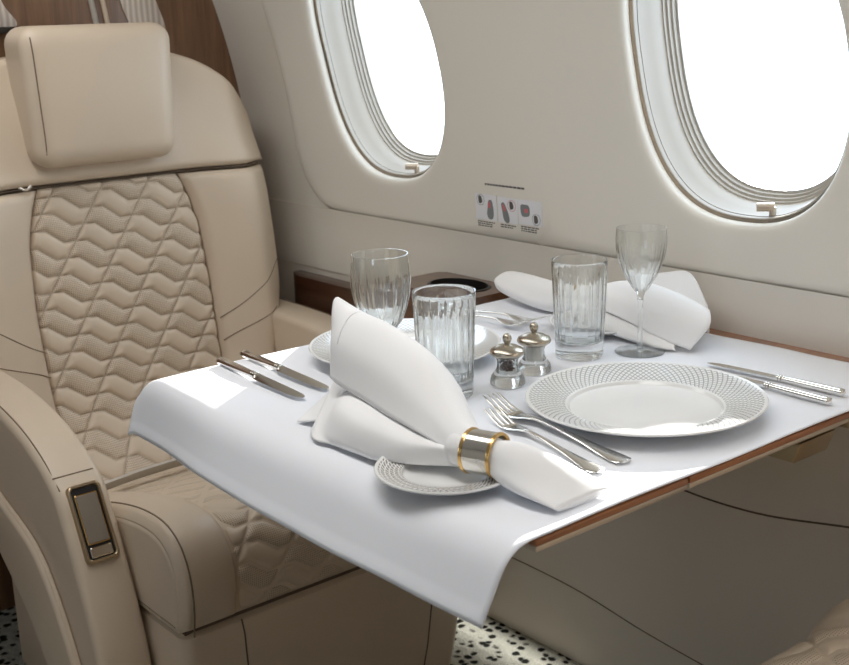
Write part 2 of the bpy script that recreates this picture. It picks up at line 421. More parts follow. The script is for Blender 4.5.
# rear bulkhead: veneer with pale striped panels and two pale strips
b = MB(); poly = [(-1.1, 0.0), (1.46, 0.0)] + [(ywall(z) + 0.02, z) for z in (0.3, 0.6, 0.775, 0.9, 1.0, 1.1, 1.2, 1.3, 1.45, 1.62)] + [(-1.1, 1.62)]
b.prism(poly, 0, XB - 0.03, XB); wb = struct(b.build('wall_back', 'wood_wall', smooth=False))
def pale_shape(poly, mat, t=0.004):
    P = catmull([(p[0], p[1], 0) for p in poly], 5, True)
    MB().prism([(p.x, p.y) for p in P], 0, XB, XB + t, 0.001).build('pale_panel', mat, wb)
pale_shape([(1.118, 1.30), (1.18, 1.30), (1.205, 1.20), (1.222, 1.145), (1.214, 1.10), (1.165, 1.10), (1.145, 1.15), (1.128, 1.20)], 'pale_stripe')
pale_shape([(0.72, 1.28), (0.86, 1.28), (0.888, 1.20), (0.912, 1.162), (0.88, 1.150), (0.72, 1.150)], 'pale_stripe')
MB().tube([(XB + 0.002, 1.062, 1.30), (XB + 0.002, 1.066, 1.20), (XB + 0.002, 1.080, 1.10)], 0.006, 8).build('pale_strip', 'frame', wb)
MB().tube([(XB + 0.002, 1.084, 1.30), (XB + 0.002, 1.090, 1.20), (XB + 0.002, 1.104, 1.10)], 0.005, 8).build('pale_strip', 'leather', wb)
MB().box((XB + 0.012, 0.60, 1.150), (0.024, 0.66, 0.012), 0.002).build('cabinet_rail', 'darkwood_plain', wb)
# opposite side of the cabin and the forward bulkhead (behind the viewer)
b = MB(); b.box((XF + 0.02, 0.2, 0.8), (0.04, 2.6, 1.7)); struct(b.build('wall_front', 'wood_wall', smooth=False))
b = MB(); YO = -1.05
b.box(((XB + XF) / 2, YO - 0.02, 0.43), (XF - XB + 0.2, 0.04, 0.86)); b.box(((XB + XF) / 2, YO - 0.02, 1.48), (XF - XB + 0.2, 0.04, 0.32))
for x0, x1 in ((XB - 0.1, -1.95), (-1.64, -0.38), (-0.07, XF + 0.1)): b.box(((x0 + x1) / 2, YO - 0.02, 1.09), (x1 - x0, 0.04, 0.47))
struct(b.build('wall_left', 'wall', smooth=False))

# ------------------------------------------------------------------ wooden side ledge with cup holder
led = empty('side_ledge', (-1.85, 1.39, 0.60), 'dark wooden side ledge with a round cup holder, along the wall behind the glasses', 'ledge')
def LL(o): o.parent = led; o.location = (1.85, -1.39, -0.60); return o
LL(MB().prism([(-2.14, 1.388), (-2.10, 1.369), (-1.60, 1.369), (-1.60, 1.409), (-2.14, 1.409)], 2, 0.40, 0.632, 0.004).build('ledge_top', 'wood_ledge'))
HC = (-1.545, 1.340); HA, HB = 0.062, 0.044
pod = MB(); n = 48
def el(a, bb, z): return [(HC[0] + a * math.cos(2 * PI * j / n), HC[1] + bb * math.sin(2 * PI * j / n), z) for j in range(n)]
def podring(x0, x1, y0, y1, z, r=0.03):
    out = []
    for j in range(n):
        t = 2 * PI * j / n; c, s = math.cos(t), math.sin(t)
        k = min((x1 - HC[0]) / c if c > 1e-6 else 1e9, (x0 - HC[0]) / c if c < -1e-6 else 1e9, (y1 - HC[1]) / s if s > 1e-6 else 1e9, (y0 - HC[1]) / s if s < -1e-6 else 1e9)
        ex, ey = HC[0] + k * c, HC[1] + k * s
        ox, oy = HC[0] + 0.10 * c, HC[1] + 0.062 * s
        w = 0.55 if c < 0 else 0.0
        out.append((lerp(ex, max(ox, x0), w * sstep(0.2, 0.9, abs(s))), lerp(ey, oy, 0), z))
    return out
X0p, X1p, Y0p, Y1p = -1.665, -1.452, 1.268, 1.399
pod.rings([el(HA, HB, 0.60), el(HA, HB, 0.694), el(HA + 0.003, HB + 0.003, 0.698), podring(X0p + 0.004, X1p, Y0p + 0.004, Y1p, 0.698), podring(X0p, X1p, Y0p, Y1p, 0.693), podring(X0p, X1p, Y0p, Y1p, 0.56)])
LL(pod.build('cup_holder_surround', 'wood_pod', angle=50))
cup = MB(); cup.rings([el(HA + 0.002, HB + 0.002, 0.699), el(HA - 0.003, HB - 0.003, 0.700), el(HA - 0.003, HB - 0.003, 0.62)]); cup.rings([el(HA - 0.003, HB - 0.003, 0.62), el(0.001, 0.001, 0.619)])
LL(cup.build('cup_holder', 'black', angle=50))
LL(MB().box((-0.50, 1.3995, 0.686), (1.89, 0.008, 0.020), 0.001).build('ledge_rail', 'wood_table'))

# ------------------------------------------------------------------ the armchair
SO = V(-1.80, 0.99, 0.0); YC = 0.99
LBL_SEAT = 'large cream leather armchair with quilted back and headrest, facing the laid table'
chair = empty('armchair', SO, LBL_SEAT, 'seat', 'cream leather armchairs at the table')
def SP(o, parent=None):
    if parent: o.parent = parent
    else: o.parent = chair; o.location = -SO
    return o
XT = [(0.30, -1.965), (0.34, -1.985), (0.38, -2.02), (0.44, -2.06), (0.50, -2.08), (0.65, -2.105), (0.885, -2.132), (1.0, -2.150), (1.12, -2.178)]
def xback(z, cache={}):
    # smooth the table a little
    return (interp(XT, z - 0.02) + interp(XT, z) * 2 + interp(XT, z + 0.02)) / 4
QH = [(0.30, 0.165), (0.42, 0.175), (0.50, 0.178), (0.66, 0.179), (0.77, 0.172), (0.83, 0.157), (0.885, 0.135)]
OH = [(0.30, 0.265), (0.48, 0.275), (0.53, 0.290), (0.57, 0.318), (0.63, 0.336), (0.72, 0.337), (0.885, 0.331)]
def qh(z): return (interp(QH, z - 0.015) + interp(QH, z) + interp(QH, z + 0.015)) / 3
def oh(z): return (interp(OH, z - 0.02) + interp(OH, z) + interp(OH, z + 0.02)) / 3
def wing(u, z):
    a = abs(u); f = sstep(0.15, 0.29, a) * 0.040
    return f * lerp(1.0, 0.35, sstep(0.80, 0.98, z)) - sstep(0.27, 0.34, a) * 0.03
def bpos(u, z, h): return V(xback(z) + wing(u, z) + h, YC + u, z + h * 0.12)
# quilting lattice (metres): A along a wavy row, B down a straight diagonal seam
QA, QB = (0.0775, -0.026), (-0.0203, -0.0292)
DET = QA[0] * QB[1] - QA[1] * QB[0]
ZIG = [(0, 0), (0.255, -0.163), (0.765, 0.222), (1.0, 0)]
def zig(a): return interp(ZIG, a - math.floor(a))
def quilt(p, q):
    a = (p * QB[1] - q * QB[0]) / DET; bb = (QA[0] * q - QA[1] * p) / DET
    i = math.floor(a); z = bb - zig(a); j = math.floor(z)
    fa = a - i; fb = z - j
    # distances to seams in metres
    LA = abs(DET) / math.hypot(*QB); da = min(fa, 1 - fa) * LA
    fz = fa; slope = ((-0.163) / 0.255 if fz < 0.255 else (0.385 / 0.51 if fz < 0.765 else -0.222 / 0.235))
    LBm = 0.0352; db = min(fb, 1 - fb) * LBm * (0.9 if slope < 0 else 0.80)
    d = min(da * 1.1, db)
    h = 0.0072 * (1 - math.exp(-d / 0.0042)) - 0.0072
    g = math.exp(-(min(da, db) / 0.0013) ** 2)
    perf = 1.0 if (i + j) % 2 == 0 else 0.0
    if perf: h *= 1.0
    return h, perf, g
def pad(nu, nv, uv, pos, edge, depth, disp=None, quiltf=None, skirt=True):
    m = MB(); perf = []; gr = []; quv = []; rows = []
    H = [[uv(j / nu, i / nv) for j in range(nu + 1)] for i in range(nv + 1)]
    for i in range(nv + 1):
        wd = abs(H[i][-1][0] - H[i][0][0]); r = []
        for j in range(nu + 1):
            u, v = H[i][j]; s = j / nu
            ht = abs(H[-1][j][1] - H[0][j][1]); t = i / nv
            du = min(s, 1 - s) * wd; dv = min(t, 1 - t) * ht
            def fil(d): 
                q = clamp(1 - d / edge); return edge * (1 - math.sqrt(max(0, 1 - q * q)))
            h = -min(edge, math.hypot(fil(du), fil(dv)) if min(du, dv) < edge else 0)
            p_, g_ = 0.0, 0.0
            if quiltf:
                hq, p_, g_ = quiltf(u, v); h += hq
            if disp: h += disp(u, v, s, t)
            r.append(pos(u, v, h)); perf.append(p_); gr.append(g_); quv.append((u, v, 0))
        rows.append(r)
    m.rings(rows, False)
    if skirt:
        loop = [H[0][j] for j in range(nu)] + [H[i][nu] for i in range(nv)] + [H[nv][j] for j in range(nu, 0, -1)] + [H[i][0] for i in range(nv, 0, -1)]
        top = [rows[0][j] for j in range(nu)] + [rows[i][nu] for i in range(nv)] + [rows[nv][j] for j in range(nu, 0, -1)] + [rows[i][0] for i in range(nv, 0, -1)]
        bot = [pos(u, v, -depth) for u, v in loop]
        m.rings([top, bot], True)
        k = len(m.v) - len(perf); perf += [0.0] * k; gr += [0.0] * k; quv += [(0, 0, 0)] * k
    if quiltf: m.at = {'perf': perf, 'groove': gr, 'quv': quv}
    return m
# backrest shell
n = 40
def topz(u):
    return 0.862 + 0.250 * (max(0.0, 1 - (abs(u) / 0.348) ** 3.1)) ** (1 / 2.2)
shell = MB(); outl = [(-0.26, 0.20)] + [(-oh(z) + 0.004, z) for z in [lerp(0.3, 0.86, i / 14) for i in range(15)]]
outl += [(u, topz(u) - 0.006) for u in [lerp(-0.335, 0.335, i / 30) for i in range(31)]]
outl += [(oh(z) - 0.004, z) for z in [lerp(0.86, 0.3, i / 14) for i in range(15)]] + [(0.26, 0.20)]
rs = []
for k, (ins, dx) in enumerate(((0.03, -0.135), (0.008, -0.128), (0.0, -0.110), (0.0, -0.055), (0.004, -0.045))):
    rs.append([(max(xback(z) + dx, -2.298), YC + u * (1 - ins / 0.33), z - ins * (0.6 if z > 0.6 else 0)) for u, z in outl])
SP(shell.rings(rs, True, True, True).build('backrest_shell', 'leather', angle=60))
# quilted centre
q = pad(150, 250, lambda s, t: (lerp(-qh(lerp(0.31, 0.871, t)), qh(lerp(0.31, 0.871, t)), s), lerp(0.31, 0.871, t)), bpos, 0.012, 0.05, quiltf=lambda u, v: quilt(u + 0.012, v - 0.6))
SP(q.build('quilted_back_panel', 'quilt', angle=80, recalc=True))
for sg in (-1, 1):
    w = pad(26, 90, lambda s, t: (sg * lerp(qh(lerp(0.31, 0.868, t)) + 0.002, oh(lerp(0.31, 0.868, t)), s), lerp(0.31, 0.868, t)), bpos, 0.014, 0.075, disp=lambda u, v, s, t: 0.004 + 0.008 * math.sin(PI * s))
    o = SP(w.build('side_bolster', 'leather', angle=80))
    st = MB()
    for pts in ([(0.328, 0.675), (0.27, 0.635), (0.22, 0.60), (0.181, 0.578)], [(0.300, 0.585), (0.25, 0.565), (0.21, 0.548), (0.181, 0.533)]):
        P = catmull([(p[0], p[1], 0) for p in pts], 8)
        st.tube([bpos(sg * p.x, p.y, 0.0035 + 0.008 * math.sin(PI * clamp((p.x - qh(p.y)) / (oh(p.y) - qh(p.y)))) - 0.0140 * 0 ) + V(0.0004, 0, 0) for p in P], 0.0011, 6)
    SP(st.build('stitching', 'stitch'), o)
# upper pad
tp = pad(60, 40, lambda s, t: (lerp(-0.338, 0.338, s), lerp(0.877, max(0.892, topz(lerp(-0.338, 0.338, s))), t)), bpos, 0.012, 0.06, disp=lambda u, v, s, t: 0.005 + 0.010 * math.sin(PI * s) - 0.012 * t)
SP(tp.build('upper_back_pad', 'leather', angle=80))
# dark seam line between the pads
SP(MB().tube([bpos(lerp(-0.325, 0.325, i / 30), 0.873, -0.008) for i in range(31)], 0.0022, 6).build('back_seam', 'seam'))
hk = MB(); p = bpos(-0.172, 0.875, 0.012); hk.tube(catmull([p + V(0, -0.012, 0.002), p + V(0.004, 0, -0.003), p + V(0.002, 0.010, 0.003)], 5), 0.0026, 8)
SP(hk.build('strap_hook', 'chrome'))
# headrest
def rounded(cx, cy, cz, dx, dy, dz, r, taper=0.0, bulge=0.0, nseg=6, n=12):
    m = MB(); bm = bmesh.new(); bmesh.ops.create_cube(bm, size=1.0)
    bmesh.ops.subdivide_edges(bm, edges=bm.edges[:], cuts=n, use_grid_fill=True)
    for v in bm.verts:
        p = V(v.co.x * dx, v.co.y * dy, v.co.z * dz)
        q = V(clamp(p.x, -dx / 2 + r[0], dx / 2 - r[0]), clamp(p.y, -dy / 2 + r[1], dy / 2 - r[1]), clamp(p.z, -dz / 2 + r[1], dz / 2 - r[1]))
        d = p - q; e = V(d.x / r[0], d.y / r[1], d.z / r[1])
        if e.length > 1e-6:
            mm = max(abs(e.x), abs(e.y), abs(e.z)); e = e.normalized() * mm
            p = q + V(e.x * r[0], e.y * r[1], e.z * r[1])
        yy, zz = p.y / (dy / 2), p.z / (dz / 2)
        if p.x > 0: p.x += bulge * (1 - yy * yy) * (1 - zz * zz)
        p.y *= 1 + taper * zz
        v.co = p
    return m.addbm(bm, (cx, cy, cz), None)
HRX, HRY, HRZ = -2.130, 0.972, 1.032
hr = SP(rounded(HRX, HRY, HRZ, 0.108, 0.284, 0.248, (0.026, 0.034), 0.030, 0.008, n=24).build('headrest', 'leather', angle=80))
st = MB()
for sg in (-1,):
    st.tube([(HRX + 0.0526 - 0.0035 * abs(t * 2 - 1) ** 6 , HRY + sg * (0.142 - 0.016) * (1 + 0.030 * (t * 2 - 1)), HRZ + lerp(-0.098, 0.105, t)) for t in [i / 20 for i in range(21)]], 0.0012, 6)
SP(st.build('stitching', 'stitch'), hr)
# seat cushion
PATH = catmull([(-1.462, 0.292, 0), (-1.455, 0.345, 0), (-1.462, 0.395, 0), (-1.488, 0.428, 0), (-1.535, 0.440, 0), (-1.62, 0.432, 0), (-1.75, 0.400, 0), (-1.88, 0.362, 0), (-2.00, 0.332, 0), (-2.06, 0.32, 0)], 12)
PL = [0.0]
for a, c in zip(PATH, PATH[1:]): PL.append(PL[-1] + (c - a).length)
def path(s):
    s = clamp(s, 0, PL[-1] - 1e-6)
    for i in range(len(PL) - 1):
        if s <= PL[i + 1]:
            t = (s - PL[i]) / (PL[i + 1] - PL[i]); p = PATH[i].lerp(PATH[i + 1], t)
            d0 = (PATH[min(i + 1, len(PATH) - 1)] - PATH[max(i - 1, 0)]).normalized(); d1 = (PATH[min(i + 2, len(PATH) - 1)] - PATH[i]).normalized()
            d = d0.lerp(d1, t).normalized(); return p, V(d.y, -d.x, 0) * 1.0
    return PATH[-1], V(0, 1, 0)
def cpos(u, s, h):
    p, nn = path(s); return V(p.x + nn.x * h, YC + u, p.y + nn.y * h)
# make sure the normal points outwards (front/up)
_p, _n = path(0.02)
SGN = 1.0 if _n.x > 0 else -1.0
def cposn(u, s, h): return cpos(u, s, h * SGN)
SL = PL[-1]
core = MB(); poly = [(p.x - 0.004, max(p.y - 0.003, 0.295)) for p in PATH[::2]] + [(-2.06, 0.290), (-1.48, 0.290)]
SP(core.prism(poly, 1, YC - 0.2745, YC + 0.2745, 0.010, 3).build('seat_cushion', 'leather', angle=50))
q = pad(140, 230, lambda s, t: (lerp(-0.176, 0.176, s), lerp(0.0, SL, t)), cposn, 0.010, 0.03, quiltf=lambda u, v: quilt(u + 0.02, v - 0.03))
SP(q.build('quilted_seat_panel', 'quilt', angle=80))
for sg in (-1, 1):
    w = pad(20, 90, lambda s, t: (sg * lerp(0.178, 0.272, s), lerp(0.0, SL, t)), cposn, 0.012, 0.05, disp=lambda u, v, s, t: 0.005 + 0.010 * math.sin(PI * clamp(s * 0.9)) * sstep(0, 0.1, t))
    o = SP(w.build('cushion_bolster', 'leather', angle=80))
    SP(MB().tube([cposn(sg * 0.2575, SL * t, 0.0122) for t in [i / 40 for i in range(33)]], 0.0014, 6).build('stitching', 'stitch'), o)
# seat base
bs = MB(); rs = []
for z, hw, xf in ((0.02, 0.263, -1.485), (0.10, 0.269, -1.470), (0.19, 0.272, -1.461), (0.262, 0.272, -1.457), (0.282, 0.270, -1.460), (0.287, 0.262, -1.468)):
    r = 0.02; ring = []
    for (x, y, a0) in ((xf - r, hw - r, 0), (-2.10, hw - r, 90), (-2.10, -hw + r, 180), (xf - r, -hw + r, 270)):
        for k in range(7):
            a = math.radians(a0 + 15 * k); ring.append((x + r * math.cos(a), YC + y + r * math.sin(a), z))
    rs.append(ring)
base = SP(bs.rings(rs, True, True, True).build('seat_base', 'leather', angle=40))
SP(MB().prism([(-2.08, YC - 0.262), (-1.470, YC - 0.262), (-1.470, YC + 0.262), (-2.08, YC + 0.262)], 2, 0.284, 0.296, 0.002).build('base_gap', 'seam'), base)
for u in (-0.172, 0.205):
    sm = MB(); sm.tube([(xf + 0.0003, YC + u * (0.9 + 0.1 * (z / 0.28)), z) for z, xf in ((0.02, -1.485), (0.10, -1.470), (0.19, -1.461), (0.262, -1.457), (0.284, -1.461))], 0.0014, 6)
    SP(sm.build('base_seam', 'seam'), base)
SP(MB().box((-1.86, YC, 0.12), (0.44, 0.60, 0.24), 0.01).build('plinth', 'leather'))
# armrests
ARM = [(-2.24, 0.583), (-2.02, 0.580), (-1.90, 0.573), (-1.79, 0.553), (-1.71, 0.522), (-1.655, 0.484), (-1.628, 0.436), (-1.603, 0.380), (-1.570, 0.295), (-1.548, 0.21), (-1.548, 0.12), (-1.575, 0.05)]
ARMB = [(-1.70, 0.10), (-1.79, 0.225), (-1.88, 0.300), (-2.02, 0.395), (-2.24, 0.45)]
for sg in (-1, 1):
    up_ = [(p.x, p.y) for p in catmull([(a, c, 0) for a, c in ARM], 5)]; lo_ = [(p.x, p.y) for p in catmull([(a, c, 0) for a, c in ARMB], 4)]
    yi, yo = (0.712, 0.628) if sg < 0 else (2 * YC - 0.712, 2 * YC - 0.628)
    arm = SP(MB().prism(up_ + lo_, 1, min(yi, yo), max(yi, yo), 0.014, 4).build('armrest', 'leather', angle=50))
    ridge = [(-2.24, 0.50), (-2.0, 0.455), (-1.86, 0.415), (-1.745, 0.375), (-1.68, 0.315), (-1.62, 0.215), (-1.585, 0.11)]
    rp = [(p.x, p.y) for p in catmull([(a, c, 0) for a, c in ridge], 6)]
    lp = [(-1.69, 0.105), (-1.785, 0.225), (-1.88, 0.30), (-2.02, 0.395), (-2.24, 0.45)]
    yo2 = yo + sg * 0.014
    SP(MB().prism(rp + [(p.x, p.y) for p in catmull([(a, c, 0) for a, c in lp], 4)], 1, min(yo - sg * 0.004, yo2), max(yo - sg * 0.004, yo2), 0.012, 4).build('side_panel', 'leather', angle=50), arm)
    st = MB(); yy = yo - sg * 0.010
    tops = catmull([(a, c, 0) for a, c in ARM[:6]], 8)
    st.tube([(p.x, yy, p.y + 0.0006 - 0.0009) for p in tops], 0.0011, 6)
    st.tube([(-1.672 , lerp(yo - sg * 0.008, yi + sg * 0.012, k / 8), interp(sorted(up_), -1.672) + 0.0002) for k in range(9)], 0.0011, 6)
    SP(st.build('stitching', 'stitch'), arm)
    # recline control in a bronze frame on the front slope
    d = V(0.052, 0, -0.104).normalized(); nn = V(0.104, 0, 0.052).normalized(); ctr = V(-1.6255, (yi + yo) / 2 + 0.0012, 0.4335) + nn * 0.001
    def fr(hw, hh, r, h, ns=6):
        out = []
        for (a, c, a0) in ((hw - r, hh - r, 0), (-hw + r, hh - r, 90), (-hw + r, -hh + r, 180), (hw - r, -hh + r, 270)):
            for k in range(ns):
                t = math.radians(a0 + 90 * k / (ns - 1)); out.append(ctr + V(0, 1, 0) * (a + r * math.cos(t)) - d * (c + r * math.sin(t)) + nn * h)
        return out
    f = MB().rings([fr(0.0265, 0.060, 0.009, -0.006), fr(0.0265, 0.060, 0.009, 0.003), fr(0.0250, 0.0585, 0.008, 0.005), fr(0.0225, 0.056, 0.0065, 0.005), fr(0.0210, 0.0545, 0.0055, 0.003), fr(0.0205, 0.054, 0.005, -0.004)])
    SP(f.build('control_frame', 'bronze', angle=50), arm)
    SP(MB().rings([fr(0.021, 0.0545, 0.005, 0.0008), fr(0.0205, 0.054, 0.005, 0.0009)], True, True, True).build('control_well', 'black', smooth=False), arm)
    def sub(o_c, hw, hh, r, h0, h1):
        global ctr
        s = ctr.copy(); ctr = ctr - d * o_c; R_ = [fr(hw, hh, r, h0), fr(hw, hh, r, h1 - 0.001), fr(hw - 0.001, hh - 0.001, r, h1)]; ctr = s
        return MB().rings(R_, True, False, True)
    SP(sub(0.006, 0.0178, 0.0385, 0.002, 0.0, 0.0038).build('control_trim', 'gold', angle=30), arm)
    SP(sub(0.006, 0.0164, 0.0370, 0.002, 0.0, 0.0046).build('control_paddle', 'switch', angle=30), arm)
    SP(sub(-0.0445, 0.0172, 0.0078, 0.003, 0.0, 0.0035).build('control_button', 'chrome', angle=30), arm)
# lap belt webbing lying in the crease of the seat
bl = MB(); P = catmull([(-1.865, 0.72, 0.384), (-1.880, 0.80, 0.379), (-1.900, 0.88, 0.376), (-1.915, 0.98, 0.372), (-1.94, 1.08, 0.362), (-1.945, 1.2, 0.362)], 10)
rs = []
for i, p in enumerate(P):
    w, t = V(0.013, 0, 0.012), V(-0.0012, 0, 0.0016)
    rs.append([p - w - t, p + w - t, p + w + t, p - w + t])
SP(bl.rings(rs, True, True, True).build('lap_belt', 'strap', angle=30))
# the chair opposite, seen only at the lower right corner
ch2 = dup(chair); ch2.rotation_euler = (0, 0, PI); ch2.location = (-0.405, 1.02, 0)
ch2['label'] = 'cream leather armchair opposite, only its rounded cushion edge showing at the lower right corner'
ch2['group'] = 'cream leather armchairs at the table'

# ------------------------------------------------------------------ folding table and its cloth
TX0, TX1, TY0, TY1, TZ = -1.390, -0.709, 0.698, 1.392, 0.6980
tab = empty('folding_table', ((TX0 + TX1) / 2, 1.03, TZ), 'fold-out wooden table with metal-edged rim projecting from the side wall under the white cloth', 'table')
def TP(o): o.parent = tab; o.location = -tab.location; return o
YS = 0.912
for y0, y1 in ((TY0, YS - 0.0012), (YS + 0.0012, TY1)):
    lf = TP(MB().box(((TX0 + TX1) / 2, (y0 + y1) / 2, TZ - 0.0034), (TX1 - TX0, y1 - y0, 0.0068), 0.0012).build('table_leaf', 'wood_table', angle=30))
    e = MB().box(((TX0 + TX1) / 2, (y0 + y1) / 2, TZ - 0.0096), (TX1 - TX0 - 0.001, y1 - y0, 0.0056), 0.0015).build('edge_trim', 'alu', lf, angle=30)
TP(MB().tube([(TX1 - 0.008, YS - 0.006, TZ - 0.0125), (TX1 - 0.008, YS + 0.006, TZ - 0.0125)], 0.0022, 10).build('hinge', 'bronze'))
TP(MB().box((TX1 - 0.01, 1.205, TZ - 0.012), (0.022, 0.012, 0.016), 0.002).build('hinge', 'bronze'))
lt = MB().prism([(-0.81, 0.682), (-0.81, 0.656), (-0.722, 0.656), (-0.712, 0.682)], 1, 1.110, 1.180, 0.003)
TP(lt.build('latch_handle', 'bronze', angle=30))
TP(MB().box((-0.765, 1.15, 0.6835), (0.06, 0.05, 0.004)).build('latch_mount', 'black', smooth=False))
TP(MB().box((-1.10, 1.36, 0.672), (0.24, 0.06, 0.030), 0.004).build('slide_support', 'dado', angle=30))
CZ = 0.700
cl = MB(); nx, ny = 120, 150
DROP = [0.0]; DY = [0.0]
ST = 0.120; nst = 60; y = 0.0; z = 0.0
for i in range(nst):
    s = (i + 0.5) / nst * ST; ph = math.radians(62) * sstep(0.0, 0.062, s); y += math.cos(ph) * ST / nst; z += math.sin(ph) * ST / nst
    DY.append(y); DROP.append(z)
def drop(s):
    q = clamp(s / ST) * nst; i = min(int(q), nst - 1); t = q - i
    return lerp(DY[i], DY[i + 1], t), lerp(DROP[i], DROP[i + 1], t)
CX0, CX1, CY1 = -1.384, -0.7085, 1.366
YB = 0.700
top = []
rows = []
SX = 0.085
for i in range(ny + 1):
    r = []
    for j in range(nx + 1):
        # along y: from the wall edge to the aisle edge and over it
        tot = (CY1 - YB) + 0.104; s = tot * i / ny
        sx_tot = SX + (CX1 - CX0); sx = sx_tot * j / nx
        if sx < SX: dx_, dzx = drop(SX - sx); x = CX0 - dx_
        else: x = CX0 + (sx - SX); dzx = 0.0
        yend = CY1 + 0.0030 * math.sin(9 * x + 1) + 0.002 * math.sin(31 * x)
        if x < -1.35: yend -= 0.030 * sstep(-1.35, -1.44, x)
        if s < CY1 - YB: yy = lerp(yend, YB, s / (CY1 - YB)); dzy = 0.0
        else:
            dy_, dzy = drop(s - (CY1 - YB)); lf_ = sstep(-1.15, -1.43, x); yy = YB - dy_ * lerp(1.0, 0.60, lf_); dzy *= lerp(1.0, 1.12, lf_)
        dz = math.hypot(dzx * 0.62, dzy) if dzy > 0 else dzx * 0.62
        # the aisle side sags a little between the corners and flares at the near corner
        k = dzy / 0.08
        fl = sstep(-0.80, -0.705, x) * k
        x2 = x - fl * 0.004 + 0.002 * math.sin(22 * yy) * (1 if j == nx else 0) * 0.5
        wv = 0.0010 * math.sin(17 * x + 5 * yy) * math.sin(11 * yy + 2) + 0.0007 * math.sin(40 * x - 23 * yy)
        wv = wv * 0.6 + 0.0010
        r.append((x2, yy + k * 0.004 * math.sin(9 * x + 0.6), CZ + wv - dz))
    rows.append(r)
# hem: a doubled border, slightly raised
def hemf(i, j):
    d = min(ny - i, i) * 0.766 / ny; d2 = min(j, nx - j) * 0.77 / nx
    return 0.0007 if min(d, d2) < 0.012 else 0.0
for i in range(ny + 1):
    for j in range(nx + 1):
        x, y, z = rows[i][j]; rows[i][j] = (x, y - (hemf(i, j) if i > ny * 0.88 else 0), z + hemf(i, j))
clo = cl.rings(rows, False).build('tablecloth', 'cloth', angle=180)
md = clo.modifiers.new('thick', 'SOLIDIFY'); md.thickness = 0.0012; md.offset = -1
tag(clo, 'white linen tablecloth spread over the fold-out table, hanging over its near edge', 'tablecloth')

# ------------------------------------------------------------------ plates
def plate(name, R, well, h, c, mat, label, group, small=False):
    f = R / 0.1375
    prof = [(0.0, 0.0045), (well * 0.5, 0.0042), (well * 0.93, 0.0046), (well, 0.0062), (well * 1.03, 0.0095), (well * 1.08, 0.0108), (lerp(well, R, 0.55), h - 0.0045), (R - 0.003, h - 0.0004), (R - 0.0008, h), (R, h - 0.0012), (R - 0.001, h - 0.0026), (lerp(well, R, 0.5), h - 0.0085), (well * 1.0, 0.0045), (well * 0.86, 0.0012), (well * 0.84, 0.0), (well * 0.78, 0.0), (well * 0.76, 0.0016), (0.0, 0.0020)]
    o = MB().lathe(prof, 96).build(name, mat, loc=c, angle=35)
    return tag(o, label, 'plate', group)
PZ = CZ + 0.0016
plate('dinner_plate', 0.1375, 0.086, 0.0205, (-0.868, 1.031, PZ), 'plate', 'large white plate with grey net-patterned rim, empty, in front of the wine glass', 'dinner plates')
plate('dinner_plate', 0.131, 0.082, 0.0205, (-1.252, 0.985, PZ), 'plate_far', 'large white net-rimmed plate half hidden behind the front napkin and tumbler', 'dinner plates')
plate('bread_plate', 0.073, 0.044, 0.0150, (-0.869, 0.731, PZ), 'plate_small', 'small white plate with grey swirl rim under the front napkin', 'bread plates')
plate('bread_plate', 0.073, 0.044, 0.0150, (-1.158, 1.272, PZ), 'plate_small', 'small white plate with grey rim under the far napkin, fork tips on its edge', 'bread plates')

# ------------------------------------------------------------------ glasses
def flutes(n, depth, z0, z1, nouter):
    def f(t, z, k):
        if k >= nouter: return 1.0
        w = sstep(z0, z0 + 0.006, z) * (1 - sstep(z1 - 0.006, z1, z))
        ph = ((n * t / (2 * PI)) % 1.0) - 0.5
        return 1.0 - depth * w * max(0.0, 1 - (ph / 0.20) ** 2)
    return f
def tumbler(c, label, rt=0.0378, rb=0.0325, H=0.132):
    def r(z): return lerp(rb, rt, (z / H) ** 0.9)
    out = [(0.0, 0.0015), (rb * 0.7, 0.001), (rb * 0.93, 0.0), (rb, 0.0025)] + [(r(z), z) for z in [lerp(0.005, H - 0.0015, i / 22) for i in range(23)]] + [(rt - 0.0004, H)]
    no = len(out)
    inn = [(rt - 0.0016, H - 0.0004)] + [(r(z) - 0.0019 - 0.0006 * (1 - z / H), z) for z in [lerp(H - 0.003, 0.026, i / 10) for i in range(11)]] + [(rb * 0.80, 0.0215), (rb * 0.5, 0.020), (0.0, 0.0198)]
    o = MB().lathe(out + inn, 288, rmod=flutes(20, 0.024, 0.024, 0.114, no)).build('tumbler', 'glass', loc=c, angle=60)
    return tag(o, label, 'glass', 'cut crystal tumblers')
GZ = CZ + 0.0016
tumbler((-1.0835, 1.151, GZ), 'clear fluted tumbler beside the salt mill, in front of the far napkin', 0.0375, 0.0318, 0.1325)
tumbler((-1.0777, 0.910, GZ), 'clear fluted tumbler standing directly behind the front napkin, left of the pepper mill', 0.0385, 0.0325, 0.1315)
